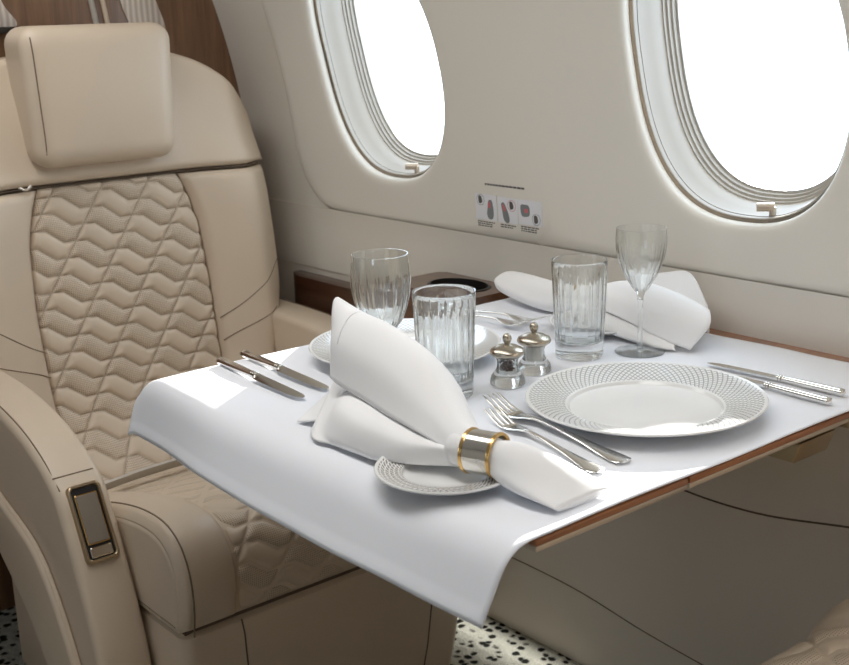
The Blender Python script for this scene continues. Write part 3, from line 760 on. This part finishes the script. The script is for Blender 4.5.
def stem_glass(name, c, H, stem_top, prof, foot, label, fl):
    e = empty(name, c, label, 'glass', 'stemmed crystal glasses')
    out = [(0.0035, stem_top - 0.006), (0.0042, stem_top - 0.002)] + [(r, stem_top + z) for r, z in prof]
    no = len(out); inn = [(max(r - 0.0013, 0.0), stem_top + z + (0.0035 if k < 3 else 0)) for k, (r, z) in reversed(list(enumerate(prof)))] + [(0.0, stem_top + prof[0][1] + 0.006)]
    MB().lathe([(0.0, stem_top - 0.006)] + out + inn, 264, rmod=flutes(fl - 4, 0.020, stem_top + 0.004, H - 0.022, no + 1)).build('bowl', 'glass', e, angle=60)
    MB().lathe([(0, 0.0045), (0.0040, 0.0047), (0.0034, 0.012), (0.0031, stem_top * 0.5), (0.0034, stem_top - 0.012), (0.0042, stem_top - 0.005), (0, stem_top - 0.005)], 24).build('stem', 'glass', e, angle=60)
    MB().lathe([(0, 0.0008), (foot * 0.9, 0.0), (foot, 0.0008), (foot, 0.0018), (foot * 0.7, 0.0025), (foot * 0.3, 0.0040), (0.0045, 0.0052), (0, 0.0052)], 64).build('foot', 'glass', e, angle=60)
    return e
stem_glass('wine_glass', (-1.037, 1.220, GZ), 0.1705, 0.079, [(0.006, 0.004), (0.0125, 0.012), (0.020, 0.024), (0.0268, 0.038), (0.0312, 0.052), (0.0336, 0.066), (0.0340, 0.076), (0.0333, 0.086), (0.0330, 0.0912)], 0.034, 'tall slim-stemmed wine glass behind the empty plate, before the far napkin', 22)
stem_glass('water_goblet', (-1.138, 0.862, GZ), 0.1765, 0.075, [(0.008, 0.002), (0.0170, 0.008), (0.0250, 0.019), (0.0314, 0.035), (0.0353, 0.052), (0.0368, 0.067), (0.0364, 0.081), (0.0349, 0.095), (0.0343, 0.1005)], 0.034, 'round-bowled crystal goblet whose stem hides behind the front napkin', 22)

# ------------------------------------------------------------------ pepper and salt mills
def mill(name, c, label, fill):
    e = empty(name, c, label, 'mill', 'pair of glass mills')
    H = 0.037
    outer = [(0.0, 0.001), (0.0205, 0.0), (0.0222, 0.002), (0.0222, 0.006), (0.0205, 0.012), (0.0160, 0.0175), (0.0135, 0.022), (0.0130, 0.030), (0.0148, H), (0.0128, H)]
    inner = [(0.0108, 0.030), (0.0112, 0.022), (0.0125, 0.0165), (0.0125, 0.0155), (0.0, 0.0150)]
    MB().lathe(outer + inner, 48).build('glass_body', 'mill_glass', e, angle=50)
    MB().lathe([(0.0, 0.037), (0.0165, 0.0365), (0.0212, 0.040), (0.0222, 0.0425), (0.0205, 0.046), (0.0130, 0.0500), (0.0050, 0.0520), (0.0036, 0.0535), (0.0, 0.054)], 48).build('cap', 'pewter', e, angle=50)
    MB().lathe([(0.0, 0.053), (0.0032, 0.0535), (0.0052, 0.0565), (0.0058, 0.0595), (0.0050, 0.063), (0.0030, 0.0655), (0.0, 0.066)], 24).build('knob', 'pewter', e, angle=60)
    MB().tube([(0, 0, 0.015), (0, 0, 0.038)], 0.0016, 8).build('spindle', 'chrome', e)
    if fill == 'pepper':
        m = MB()
        for k in range(110):
            a = random.random() * 2 * PI; r = 0.0088 * math.sqrt(random.random()); r = max(r, 0.0030); z = 0.0172 + 0.0150 * random.random()
            bm = bmesh.new(); bmesh.ops.create_icosphere(bm, subdivisions=1, radius=0.00155); m.addbm(bm, (r * math.cos(a), r * math.sin(a), z), None)
        o = m.build('peppercorns', 'peppercorn', e); o['kind'] = 'stuff'
    else:
        o = MB().lathe([(0.0, 0.0160), (0.0112, 0.0165), (0.0105, 0.022), (0.0102, 0.0345), (0.0, 0.0350)], 32).build('salt', 'salt', e); o['kind'] = 'stuff'
mill('pepper_mill', (-1.058, 0.994, GZ), 'small glass mill of dark peppercorns with pewter cap', 'pepper')
mill('salt_mill', (-1.073, 1.0555, GZ), 'small glass mill of white salt with pewter cap', 'salt')

# ------------------------------------------------------------------ cutlery (built along +x from handle end, length L)
def sec(x, y, z, hw, hh, n=12, tw=0.0):
    return [V(x, y + hw * math.cos(2 * PI * k / n), z + hh * math.sin(2 * PI * k / n)) for k in range(n)]
def knife():
    e = bpy.data.objects.new('table_knife', None); C.objects.link(e); e.empty_display_size = 0.05
    S = [(0.0, 0.0040, 0.0030), (0.0015, 0.0066, 0.0050), (0.006, 0.0074, 0.0054), (0.012, 0.0062, 0.0048), (0.030, 0.0068, 0.0050), (0.060, 0.0064, 0.0048), (0.085, 0.0052, 0.0043), (0.090, 0.0050, 0.0042)]
    MB().rings([sec(x, 0, 0.0056, a, c, 16) for x, a, c in S], True, True, True).build('handle', 'silver', e, angle=50)
    MB().lathe([(0.0, 0.0)], 3) if False else None
    m = MB()
    for x0 in (0.0895, 0.0945, 0.0985):
        m.rings([sec(x0, 0, 0.0056, 0.0045, 0.0038), sec(x0 + 0.0006, 0, 0.0056, 0.0058, 0.0050), sec(x0 + 0.0026, 0, 0.0056, 0.0058, 0.0050), sec(x0 + 0.0034, 0, 0.0056, 0.0045, 0.0038)], True, True, True)
    m.build('bolster', 'silver', e, angle=50)
    rs = []
    for x, y0, y1, th in ((0.1010, -0.0045, 0.0045, 0.0030), (0.106, -0.0088, 0.0060, 0.0016), (0.114, -0.0098, 0.0066, 0.0011), (0.150, -0.0096, 0.0068, 0.0009), (0.190, -0.0088, 0.0066, 0.0008), (0.206, -0.0072, 0.0060, 0.0007), (0.214, -0.0044, 0.0046, 0.0006), (0.219, -0.0006, 0.0022, 0.0005)):
        z = lerp(0.0056, 0.0042, clamp((x - 0.10) / 0.12)); rs.append([V(x, y0, z), V(x, lerp(y0, y1, 0.5), z + th), V(x, y1, z + th), V(x, y1, z - th), V(x, lerp(y0, y1, 0.5), z - th)])
    MB().rings(rs, True, True, True).build('blade', 'silver', e, angle=40)
    return e
def fork(tipz=0.010):
    e = bpy.data.objects.new('table_fork', None); C.objects.link(e); e.empty_display_size = 0.05
    S = [(0.0, 0.004, 0.0011, 0.0024), (0.003, 0.0092, 0.0014, 0.0024), (0.012, 0.0100, 0.0016, 0.0024), (0.030, 0.0078, 0.0017, 0.0030), (0.060, 0.0048, 0.0018, 0.0045), (0.100, 0.0032, 0.0019, 0.0068), (0.126, 0.0030, 0.0019, 0.0072), (0.136, 0.0042, 0.0016, 0.0066)]
    hp = MB().rings([sec(x, 0, z, a, c, 14) for x, a, c, z in S], True, True, True); hp.build('handle', 'silver', e, angle=50)
    zt = [(0.134, 0.0068), (0.145, 0.0050), (0.156, 0.0030), (0.166, 0.0022), (0.176, 0.0030), (0.190, 0.0066), (0.207, 0.0130)]
    Hs = [(0.134, 0.0038), (0.140, 0.0066), (0.148, 0.0098), (0.158, 0.0114), (0.166, 0.0116), (0.170, 0.0112)]
    rs = [sec(x, 0, interp(zt, x), a, 0.0011, 14) for x, a in Hs]
    MB().rings(rs, True, True, True).build('head', 'silver', e, angle=50)
    for k in range(4):
        y = (k - 1.5) * 0.0062; m = MB(); rs = []
        for x, a in ((0.166, 0.0020), (0.175, 0.0019), (0.186, 0.0017), (0.198, 0.0014), (0.206, 0.0009), (0.2085, 0.0004)):
            rs.append(sec(x, y * lerp(1.0, 0.96, (x - 0.166) / 0.04), interp(zt, x), a, 0.0009, 8))
        m.rings(rs, True, True, True).build('tine', 'silver', e, angle=50)
    return e
k0 = knife(); f0 = fork()
def place(proto, first, loc, rz, ry, label, cat, group, sc_=1.0):
    o = proto if first else dup(proto)
    o.location = loc; o.scale = (sc_, sc_, sc_); o.rotation_euler = (0, ry, rz); tag(o, label, cat, group); return o
TZc = CZ + 0.0016
def between(a, b_): return math.atan2(b_[1] - a[1], b_[0] - a[0])
# left setting: knives towards the aisle, handles to the left seat
place(k0, True, (-1.405, 0.784, TZc), between((-1.405, 0.784), (-1.186, 0.773)), 0, 'front dark-reflecting knife of the pair at the left corner of the cloth', 'knife', 'knives of the left setting')
place(k0, False, (-1.413, 0.826, TZc), between((-1.413, 0.826), (-1.195, 0.815)), 0, 'rear knife of the left pair, its blade tip behind the front napkin', 'knife', 'knives of the left setting')
# right setting: knives towards the wall, handles to the right
place(k0, False, (-0.739, 1.236, TZc), PI + between((-0.930, 1.2315), (-0.739, 1.236)), 0, 'rear silver knife right of the empty plate, full blade showing', 'knife', 'knives of the right setting', 0.885)
place(k0, False, (-0.732, 1.196, TZc), PI - 0.035, 0, 'front silver knife on the right, blade tucked under the plate rim', 'knife', 'knives of the right setting', 0.885)
place(f0, True, (-0.772, 0.850, TZc), PI + between((-0.9895, 0.8925), (-0.772, 0.850)), 0, 'front silver fork by the napkin ring, tines beside the gold edge', 'fork', 'forks of the right setting')
place(f0, False, (-0.772, 0.889, TZc), PI + between((-1.020, 0.921), (-0.772, 0.889)), 0, 'silver fork nearest the rim of the empty plate', 'fork', 'forks of the right setting', 1.15)
place(f0, False, (-1.415, 1.164, TZc), 0.16, -0.030, 'front fork at the far plate, left of the salt mill', 'fork', 'forks of the left setting')
place(f0, False, (-1.420, 1.192, TZc), 0.16, -0.030, 'rear fork at the far plate, tines nearest the far napkin', 'fork', 'forks of the left setting')

# ------------------------------------------------------------------ napkins and rings
def sheet(sections, n=8, m_=8):
    S = [catmull([(p[0], p[1], p[2]) for p in s], n) for s in sections]
    L = len(S[0]); cols = [catmull([S[i][j] for i in range(len(S))], m_) for j in range(L)]
    return [[cols[j][i] for j in range(L)] for i in range(len(cols[0]))]
def napkin(label, secA, secB, tail, loc, extra=None):
    m = MB()
    for s in (secA, secB, extra):
        if s: m.rings(sheet(s), False)
    o_loc = Vector(loc)
    for i in range(len(m.v)): m.v[i] = m.v[i] - o_loc
    e = m.build('napkin', 'napkin', loc=loc, angle=180)
    md = e.modifiers.new('thick', 'SOLIDIFY'); md.thickness = 0.0014; md.offset = 0
    if secA is A1:
        g = sheet(secA); k = int(len(g) * 0.80); P = [Vector(p) - o_loc for p in g[k][6:26]]
        MB().tube([p + V(0, -0.0011, 0.0006) for p in P], 0.0006, 5).build('hem_stitch', 'placard', e)
    t = MB(); rs = []
    prof = catmull([(a[0], a[1], a[2]) for a in tail], 5); rad = catmull([(a[3], a[4], 0) for a in tail], 5)
    nn = 40
    for k, (p, r) in enumerate(zip(prof, rad)):
        rs.append([V(p.x, p.y + r.x * math.cos(2 * PI * j / nn) * (1 + 0.05 * math.sin(5 * 2 * PI * j / nn + k * 0.2)), max(p.z + r.y * math.sin(2 * PI * j / nn) * (1 + 0.10 * math.sin(3 * 2 * PI * j / nn + 0.16 * k)), CZ + 0.0022)) - o_loc for j in range(nn)])
    t.rings(rs, True, True, True).build('gathered_end', 'napkin', e, angle=180)
    return tag(e, label, 'napkin', 'folded linen napkins')
A1 = [
 [(-0.820, 0.766, 0.722), (-0.820, 0.769, 0.740), (-0.820, 0.752, 0.752), (-0.820, 0.735, 0.746), (-0.820, 0.729, 0.733)],
 [(-0.858, 0.768, 0.722), (-0.858, 0.771, 0.741), (-0.860, 0.752, 0.756), (-0.860, 0.734, 0.749), (-0.860, 0.728, 0.735)],
 [(-0.900, 0.795, 0.716), (-0.900, 0.792, 0.750), (-0.905, 0.768, 0.775), (-0.905, 0.741, 0.766), (-0.902, 0.726, 0.742)],
 [(-0.955, 0.835, 0.708), (-0.955, 0.820, 0.765), (-0.960, 0.780, 0.806), (-0.960, 0.745, 0.790), (-0.955, 0.727, 0.748)],
 [(-1.015, 0.850, 0.706), (-1.015, 0.835, 0.770), (-1.022, 0.786, 0.822), (-1.020, 0.750, 0.800), (-1.012, 0.735, 0.752)],
 [(-1.075, 0.860, 0.705), (-1.078, 0.842, 0.775), (-1.085, 0.788, 0.829), (-1.082, 0.754, 0.804), (-1.065, 0.742, 0.755)],
 [(-1.098, 0.862, 0.705), (-1.112, 0.832, 0.776), (-1.124, 0.788, 0.8385), (-1.106, 0.764, 0.802), (-1.090, 0.748, 0.757)]]
B1 = [
 [(-0.860, 0.735, 0.738), (-0.860, 0.729, 0.728), (-0.862, 0.738, 0.716), (-0.862, 0.765, 0.712)],
 [(-0.905, 0.730, 0.740), (-0.905, 0.712, 0.728), (-0.905, 0.708, 0.716), (-0.905, 0.722, 0.712)],
 [(-0.950, 0.732, 0.746), (-0.945, 0.710, 0.730), (-0.945, 0.700, 0.715), (-0.945, 0.703, 0.7085)],
 [(-1.000, 0.738, 0.750), (-0.992, 0.710, 0.732), (-0.988, 0.698, 0.716), (-0.985, 0.702, 0.7065)],
 [(-1.045, 0.748, 0.750), (-1.040, 0.722, 0.732), (-1.030, 0.702, 0.716), (-1.022, 0.700, 0.7060)],
 [(-1.080, 0.775, 0.742), (-1.075, 0.750, 0.730), (-1.062, 0.715, 0.716), (-1.048, 0.695, 0.7060)],
 [(-1.115, 0.800, 0.738), (-1.115, 0.775, 0.735), (-1.092, 0.735, 0.722), (-1.066, 0.702, 0.7060)],
 [(-1.138, 0.805, 0.716), (-1.138, 0.785, 0.718), (-1.112, 0.748, 0.712), (-1.080, 0.712, 0.7060)]]
B1 = [[q[0], (q[1][0], q[1][1] - 0.002, q[1][2] + 0.007), q[2], q[3]] for q in B1]
F1 = [
 [(-1.075, 0.770, 0.748), (-1.072, 0.752, 0.740), (-1.070, 0.738, 0.728), (-1.066, 0.728, 0.716)],
 [(-1.105, 0.786, 0.740), (-1.102, 0.762, 0.735), (-1.095, 0.742, 0.724), (-1.085, 0.726, 0.712)],
 [(-1.135, 0.796, 0.728), (-1.130, 0.770, 0.724), (-1.120, 0.746, 0.716), (-1.104, 0.722, 0.7075)],
 [(-1.156, 0.800, 0.712), (-1.150, 0.776, 0.710), (-1.136, 0.748, 0.708), (-1.118, 0.718, 0.7050)]]
T1 = [(-0.862, 0.741, 0.735, 0.0178, 0.0178), (-0.835, 0.748, 0.734, 0.0178, 0.0178), (-0.815, 0.754, 0.732, 0.0190, 0.0190), (-0.798, 0.760, 0.728, 0.026, 0.022), (-0.778, 0.767, 0.722, 0.033, 0.020), (-0.760, 0.773, 0.716, 0.037, 0.0145), (-0.744, 0.777, 0.711, 0.038, 0.009), (-0.730, 0.780, 0.7065, 0.037, 0.004)]
napkin('white napkin fanned out through the gold-edged ring on the front small plate', A1, B1, T1, (-0.95, 0.755, CZ), F1)
RC2 = V(-1.205, 1.296, 0.731)
A2 = [
 [(-1.225, 1.312, 0.718), (-1.225, 1.316, 0.736), (-1.225, 1.296, 0.752), (-1.225, 1.280, 0.746), (-1.225, 1.275, 0.733)],
 [(-1.180, 1.320, 0.714), (-1.180, 1.320, 0.738), (-1.180, 1.297, 0.760), (-1.180, 1.275, 0.749), (-1.180, 1.268, 0.733)],
 [(-1.135, 1.338, 0.708), (-1.135, 1.330, 0.745), (-1.138, 1.298, 0.772), (-1.135, 1.268, 0.758), (-1.132, 1.256, 0.736)],
 [(-1.090, 1.350, 0.706), (-1.090, 1.337, 0.748), (-1.092, 1.298, 0.776), (-1.085, 1.264, 0.757), (-1.075, 1.250, 0.728)],
 [(-1.050, 1.352, 0.706), (-1.045, 1.337, 0.745), (-1.035, 1.298, 0.768), (-1.025, 1.266, 0.747), (-1.025, 1.252, 0.715)],
 [(-1.035, 1.352, 0.706), (-1.015, 1.335, 0.737), (-0.988, 1.305, 0.752), (-0.970, 1.282, 0.738), (-0.984, 1.260, 0.7065)]]
B2 = [
 [(-1.225, 1.278, 0.737), (-1.225, 1.272, 0.728), (-1.225, 1.276, 0.717), (-1.225, 1.290, 0.714)],
 [(-1.180, 1.276, 0.738), (-1.180, 1.258, 0.728), (-1.180, 1.256, 0.715), (-1.180, 1.270, 0.710)],
 [(-1.135, 1.270, 0.738), (-1.132, 1.248, 0.727), (-1.130, 1.243, 0.713), (-1.130, 1.255, 0.707)],
 [(-1.090, 1.266, 0.734), (-1.085, 1.246, 0.724), (-1.082, 1.238, 0.712), (-1.080, 1.246, 0.7055)],
 [(-1.045, 1.268, 0.726), (-1.038, 1.250, 0.718), (-1.032, 1.240, 0.710), (-1.030, 1.240, 0.7055)],
 [(-1.015, 1.276, 0.718), (-1.010, 1.262, 0.714), (-1.004, 1.252, 0.708), (-1.000, 1.250, 0.7052)]]
C2 = [
 [(-1.150, 1.335, 0.715), (-1.150, 1.338, 0.735), (-1.148, 1.340, 0.755), (-1.145, 1.342, 0.770)],
 [(-1.110, 1.346, 0.708), (-1.110, 1.348, 0.735), (-1.108, 1.350, 0.760), (-1.105, 1.352, 0.781)],
 [(-1.065, 1.352, 0.706), (-1.063, 1.354, 0.732), (-1.062, 1.355, 0.760), (-1.062, 1.356, 0.785)],
 [(-1.025, 1.354, 0.705), (-1.025, 1.354, 0.718), (-1.028, 1.355, 0.732), (-1.030, 1.355, 0.744)]]
T2 = [(RC2.x + 0.022, RC2.y, 0.7325, 0.0185, 0.0185), (RC2.x, RC2.y, 0.732, 0.0185, 0.0185), (RC2.x - 0.03, RC2.y, 0.729, 0.021, 0.0205), (-1.285, 1.300, 0.727, 0.028, 0.0225), (-1.335, 1.305, 0.728, 0.030, 0.0215), (-1.375, 1.308, 0.730, 0.027, 0.0190), (-1.400, 1.310, 0.731, 0.020, 0.0150), (-1.412, 1.311, 0.731, 0.008, 0.0070)]
napkin('white napkin lying along the wall side of the table behind the wine glass', A2, B2, T2, (-1.10, 1.296, CZ), C2)
def napkin_ring(c, label, rz):
    e = empty('napkin_ring', c, label, 'napkin ring', 'metal napkin rings', rz)
    L, r = 0.031, 0.0222
    def ringx(prof):
        m = MB(); m.lathe(prof, 64); m.v = [V(p.z, p.x, p.y) for p in m.v]; return m
    ringx([(r - 0.0012, -L / 2), (r, -L / 2), (r, L / 2), (r - 0.0012, L / 2), (r - 0.0012, -L / 2)]).build('band', 'silver', e, angle=30)
    for s in (-1, 1):
        ringx([(r - 0.0022, s * L / 2 - 0.0016), (r + 0.0008, s * L / 2 - 0.0016), (r + 0.0012, s * L / 2), (r + 0.0008, s * L / 2 + 0.0016), (r - 0.0022, s * L / 2 + 0.0016), (r - 0.0022, s * L / 2 - 0.0016)]).build('rim', 'gold', e, angle=50)
    return e
napkin_ring((-0.832, 0.749, 0.7345), 'silver napkin ring with gold edges around the front napkin', math.radians(17))
napkin_ring((RC2.x, RC2.y, 0.7325), 'silver napkin ring seen through the tumbler, around the far napkin', 0.0)

# ------------------------------------------------------------------ safety placards on the wall
def onwall(x, z, d=0.0): return wpos(x, z, -d)
def card(x0, x1, z0, z1, d0, d1, n=4):
    m = MB(); rs = [[onwall(x0, lerp(z0, z1, i / n), d1), onwall(x1, lerp(z0, z1, i / n), d1)] for i in range(n + 1)]
    m.rings(rs, False)
    rb_ = [[onwall(x0, lerp(z0, z1, i / n), d0), onwall(x1, lerp(z0, z1, i / n), d0)] for i in range(n + 1)]
    m.rings(rb_, False)
    m.rings([[r[0] for r in rs], [r[0] for r in rb_]], False); m.rings([[r[1] for r in rs], [r[1] for r in rb_]], False)
    return m
def blob(cx, cz, pts, d):
    P = catmull([(cx + p[0], cz + p[1], 0) for p in pts], 4, True)
    return MB().add([onwall(p.x, p.y, d) for p in P], [tuple(range(len(P)))])
def ringline(cx, cz, r, w, d, n=28):
    a = [onwall(cx + (r - w) * math.cos(2 * PI * k / n), cz + (r - w) * math.sin(2 * PI * k / n), d) for k in range(n)]
    c = [onwall(cx + r * math.cos(2 * PI * k / n), cz + r * math.sin(2 * PI * k / n), d) for k in range(n)]
    return MB().rings([a, c], True)
def words(m, x0, x1, z, h, d, rnd):
    x = x0
    while x < x1 - 0.002:
        w = min(rnd.uniform(0.003, 0.009), x1 - x)
        m.rings([[onwall(x, z - h / 2, d), onwall(x + w, z - h / 2, d)], [onwall(x, z + h / 2, d), onwall(x + w, z + h / 2, d)]], False); x += w + 0.0013
rnd = random.Random(3)
VEST = [(-0.004, 0.015), (0.004, 0.016), (0.007, 0.006), (0.008, -0.006), (0.005, -0.016), (-0.004, -0.017), (-0.009, -0.010), (-0.007, 0.002)]
PLC = [(-1.561, -1.507, 0.806, 0.851, 'left pictogram placard of the wall strip, life vest upright beside a round inset', [(-0.013, 0.012)], (0.011, -0.003), 0),
       (-1.503, -1.456, 0.806, 0.850, 'middle pictogram placard of the wall strip, tilted life vest below a round inset', [(0.010, 0.009)], (-0.007, -0.004), 1),
       (-1.453, -1.399, 0.808, 0.850, 'right pictogram placard of the wall strip, folded grey and red pouch', [(0.014, -0.010)], (-0.012, 0.003), 2)]
for x0, x1, z0, z1, lab, ins, vc, k in PLC:
    p0 = onwall((x0 + x1) / 2, (z0 + z1) / 2)
    e = empty('safety_placard', p0, lab, 'placard', 'safety placards on the side wall')
    cx, cz = (x0 + x1) / 2, (z0 + z1) / 2
    def PP(o): o.parent = e; o.location = -p0; return o
    PP(card(x0, x1, z0, z1, -0.0005, 0.0012).build('card', 'placard', smooth=False))
    pts = VEST
    if k == 1: pts = [(p[0] * 0.85 + p[1] * -0.35, p[1] * 1.0 + p[0] * 0.2) for p in VEST]
    if k == 2: pts = [(-0.010, 0.008), (0.0, 0.010), (0.010, 0.008), (0.011, -0.006), (0.004, -0.010), (-0.008, -0.009)]
    PP(blob(cx + vc[0], cz + vc[1], pts, 0.0015).build('vest_drawing', 'inkgrey', smooth=False))
    PP(blob(cx + vc[0] + (0.003 if k == 2 else -0.002), cz + vc[1] + (0.0 if k == 2 else 0.008), [(p[0] * 0.42, p[1] * 0.34) for p in pts], 0.0018).build('red_mark', 'inkred', smooth=False))
    for a, c in ins:
        PP(ringline(cx + a, cz + c, 0.0098, 0.0008, 0.0015).build('inset_ring', 'inkred' if k == 1 else 'inkgrey', smooth=False))
        PP(blob(cx + a - 0.001, cz + c, [(-0.004, 0.006), (0.003, 0.006), (0.005, -0.004), (-0.003, -0.006)], 0.0016).build('inset_drawing', 'ink', smooth=False))
    m = MB()
    for q in range(3 if k != 1 else 2): words(m, x0 + 0.003, x1 - (0.006 if q < 1 else 0.014), z0 - 0.0040 - 0.0036 * q, 0.0020, 0.0004, rnd)
    PP(m.build('caption_lines', 'ink', smooth=False))
m = MB(); words(m, -1.534, -1.436, 0.8688, 0.0032, 0.0006, rnd)
tag(m.build('caption_strip', 'ink', smooth=False), 'single thin line of tiny dark lettering on the wall above the pictogram placards', 'lettering')

# ------------------------------------------------------------------ light: sun and sky through the windows, cabin ceiling lamps
def lamp(kind, name, loc, direction, energy, col, **kw):
    d = bpy.data.lights.new(name, kind); d.energy = energy; d.color = col
    for k, v in kw.items(): setattr(d, k, v)
    o = bpy.data.objects.new(name, d); C.objects.link(o); o.location = loc
    o.rotation_euler = Vector(direction).to_track_quat('-Z', 'Y').to_euler(); return o
lamp('SUN', 'sun', (-2, 3, 3), (1.30, -2.40, -0.985), 13.0, (1.0, 0.95, 0.87), angle=math.radians(0.53))
wd = bpy.data.worlds.new('sky'); bpy.context.scene.world = wd; wd.use_nodes = True
bg = wd.node_tree.nodes['Background']; bg.inputs[0].default_value = (0.76, 0.88, 1.0, 1); bg.inputs[1].default_value = 4.2
for cx, nm in WIN:
    p = wpos(cx, WZ, 0.14); o = lamp('AREA', 'window_portal', p, (0, -1, 0.0), 1.0, (1, 1, 1), shape='RECTANGLE', size=0.44, size_y=0.52); o.data.cycles.is_portal = True
for cx in (-1.795, -0.225):
    o = lamp('AREA', 'window_portal', (cx, YO - 0.05, 1.09), (0, 1, 0), 1.0, (1, 1, 1), shape='RECTANGLE', size=0.40, size_y=0.50); o.data.cycles.is_portal = True
lamp('AREA', 'ceiling_lamp', (-1.2, 0.62, ZT - 0.01), (0, 0, -1), 8.0, (1.0, 0.985, 0.96), shape='RECTANGLE', size=2.0, size_y=0.25)

lamp('AREA', 'floor_light', (-1.58, 1.415, 0.07), (0.0, -0.45, -1), 0.16, (1.0, 0.97, 0.9), shape='RECTANGLE', size=0.5, size_y=0.015, spread=math.radians(100))
# ------------------------------------------------------------------ camera
cam = bpy.data.cameras.new('camera'); co = bpy.data.objects.new('camera', cam); C.objects.link(co)
yaw, pitch, roll, fpx = 0.6838111863, 0.2568591573, -0.0333061681, 1208.72
f = V(-math.cos(yaw) * math.cos(pitch), math.sin(yaw) * math.cos(pitch), -math.sin(pitch))
r = V(math.sin(yaw), math.cos(yaw), 0); u = r.cross(f)
r2 = r * math.cos(roll) + u * math.sin(roll); u2 = -r * math.sin(roll) + u * math.cos(roll)
mw = Matrix.Identity(4)
for i in range(3): mw[i][0], mw[i][1], mw[i][2] = r2[i], u2[i], -f[i]
mw.translation = V(0, 0, 1.1525); co.matrix_world = mw
cam.sensor_width = 36.0; cam.lens = fpx * 36.0 / 849.0; cam.clip_start = 0.02
cam.dof.use_dof = True; cam.dof.focus_distance = 1.55; cam.dof.aperture_fstop = 11
sc = bpy.context.scene; sc.camera = co
sc.view_settings.view_transform = 'Standard'; sc.view_settings.look = 'None'; sc.view_settings.gamma = 1.0; sc.view_settings.use_curve_mapping = False
sc.view_settings.exposure = 0.13
sc.cycles.max_bounces = 16; sc.cycles.diffuse_bounces = 6; sc.cycles.glossy_bounces = 6; sc.cycles.transmission_bounces = 14; sc.cycles.transparent_max_bounces = 24
sc.cycles.sample_clamp_indirect = 6.0; sc.cycles.use_denoising = True
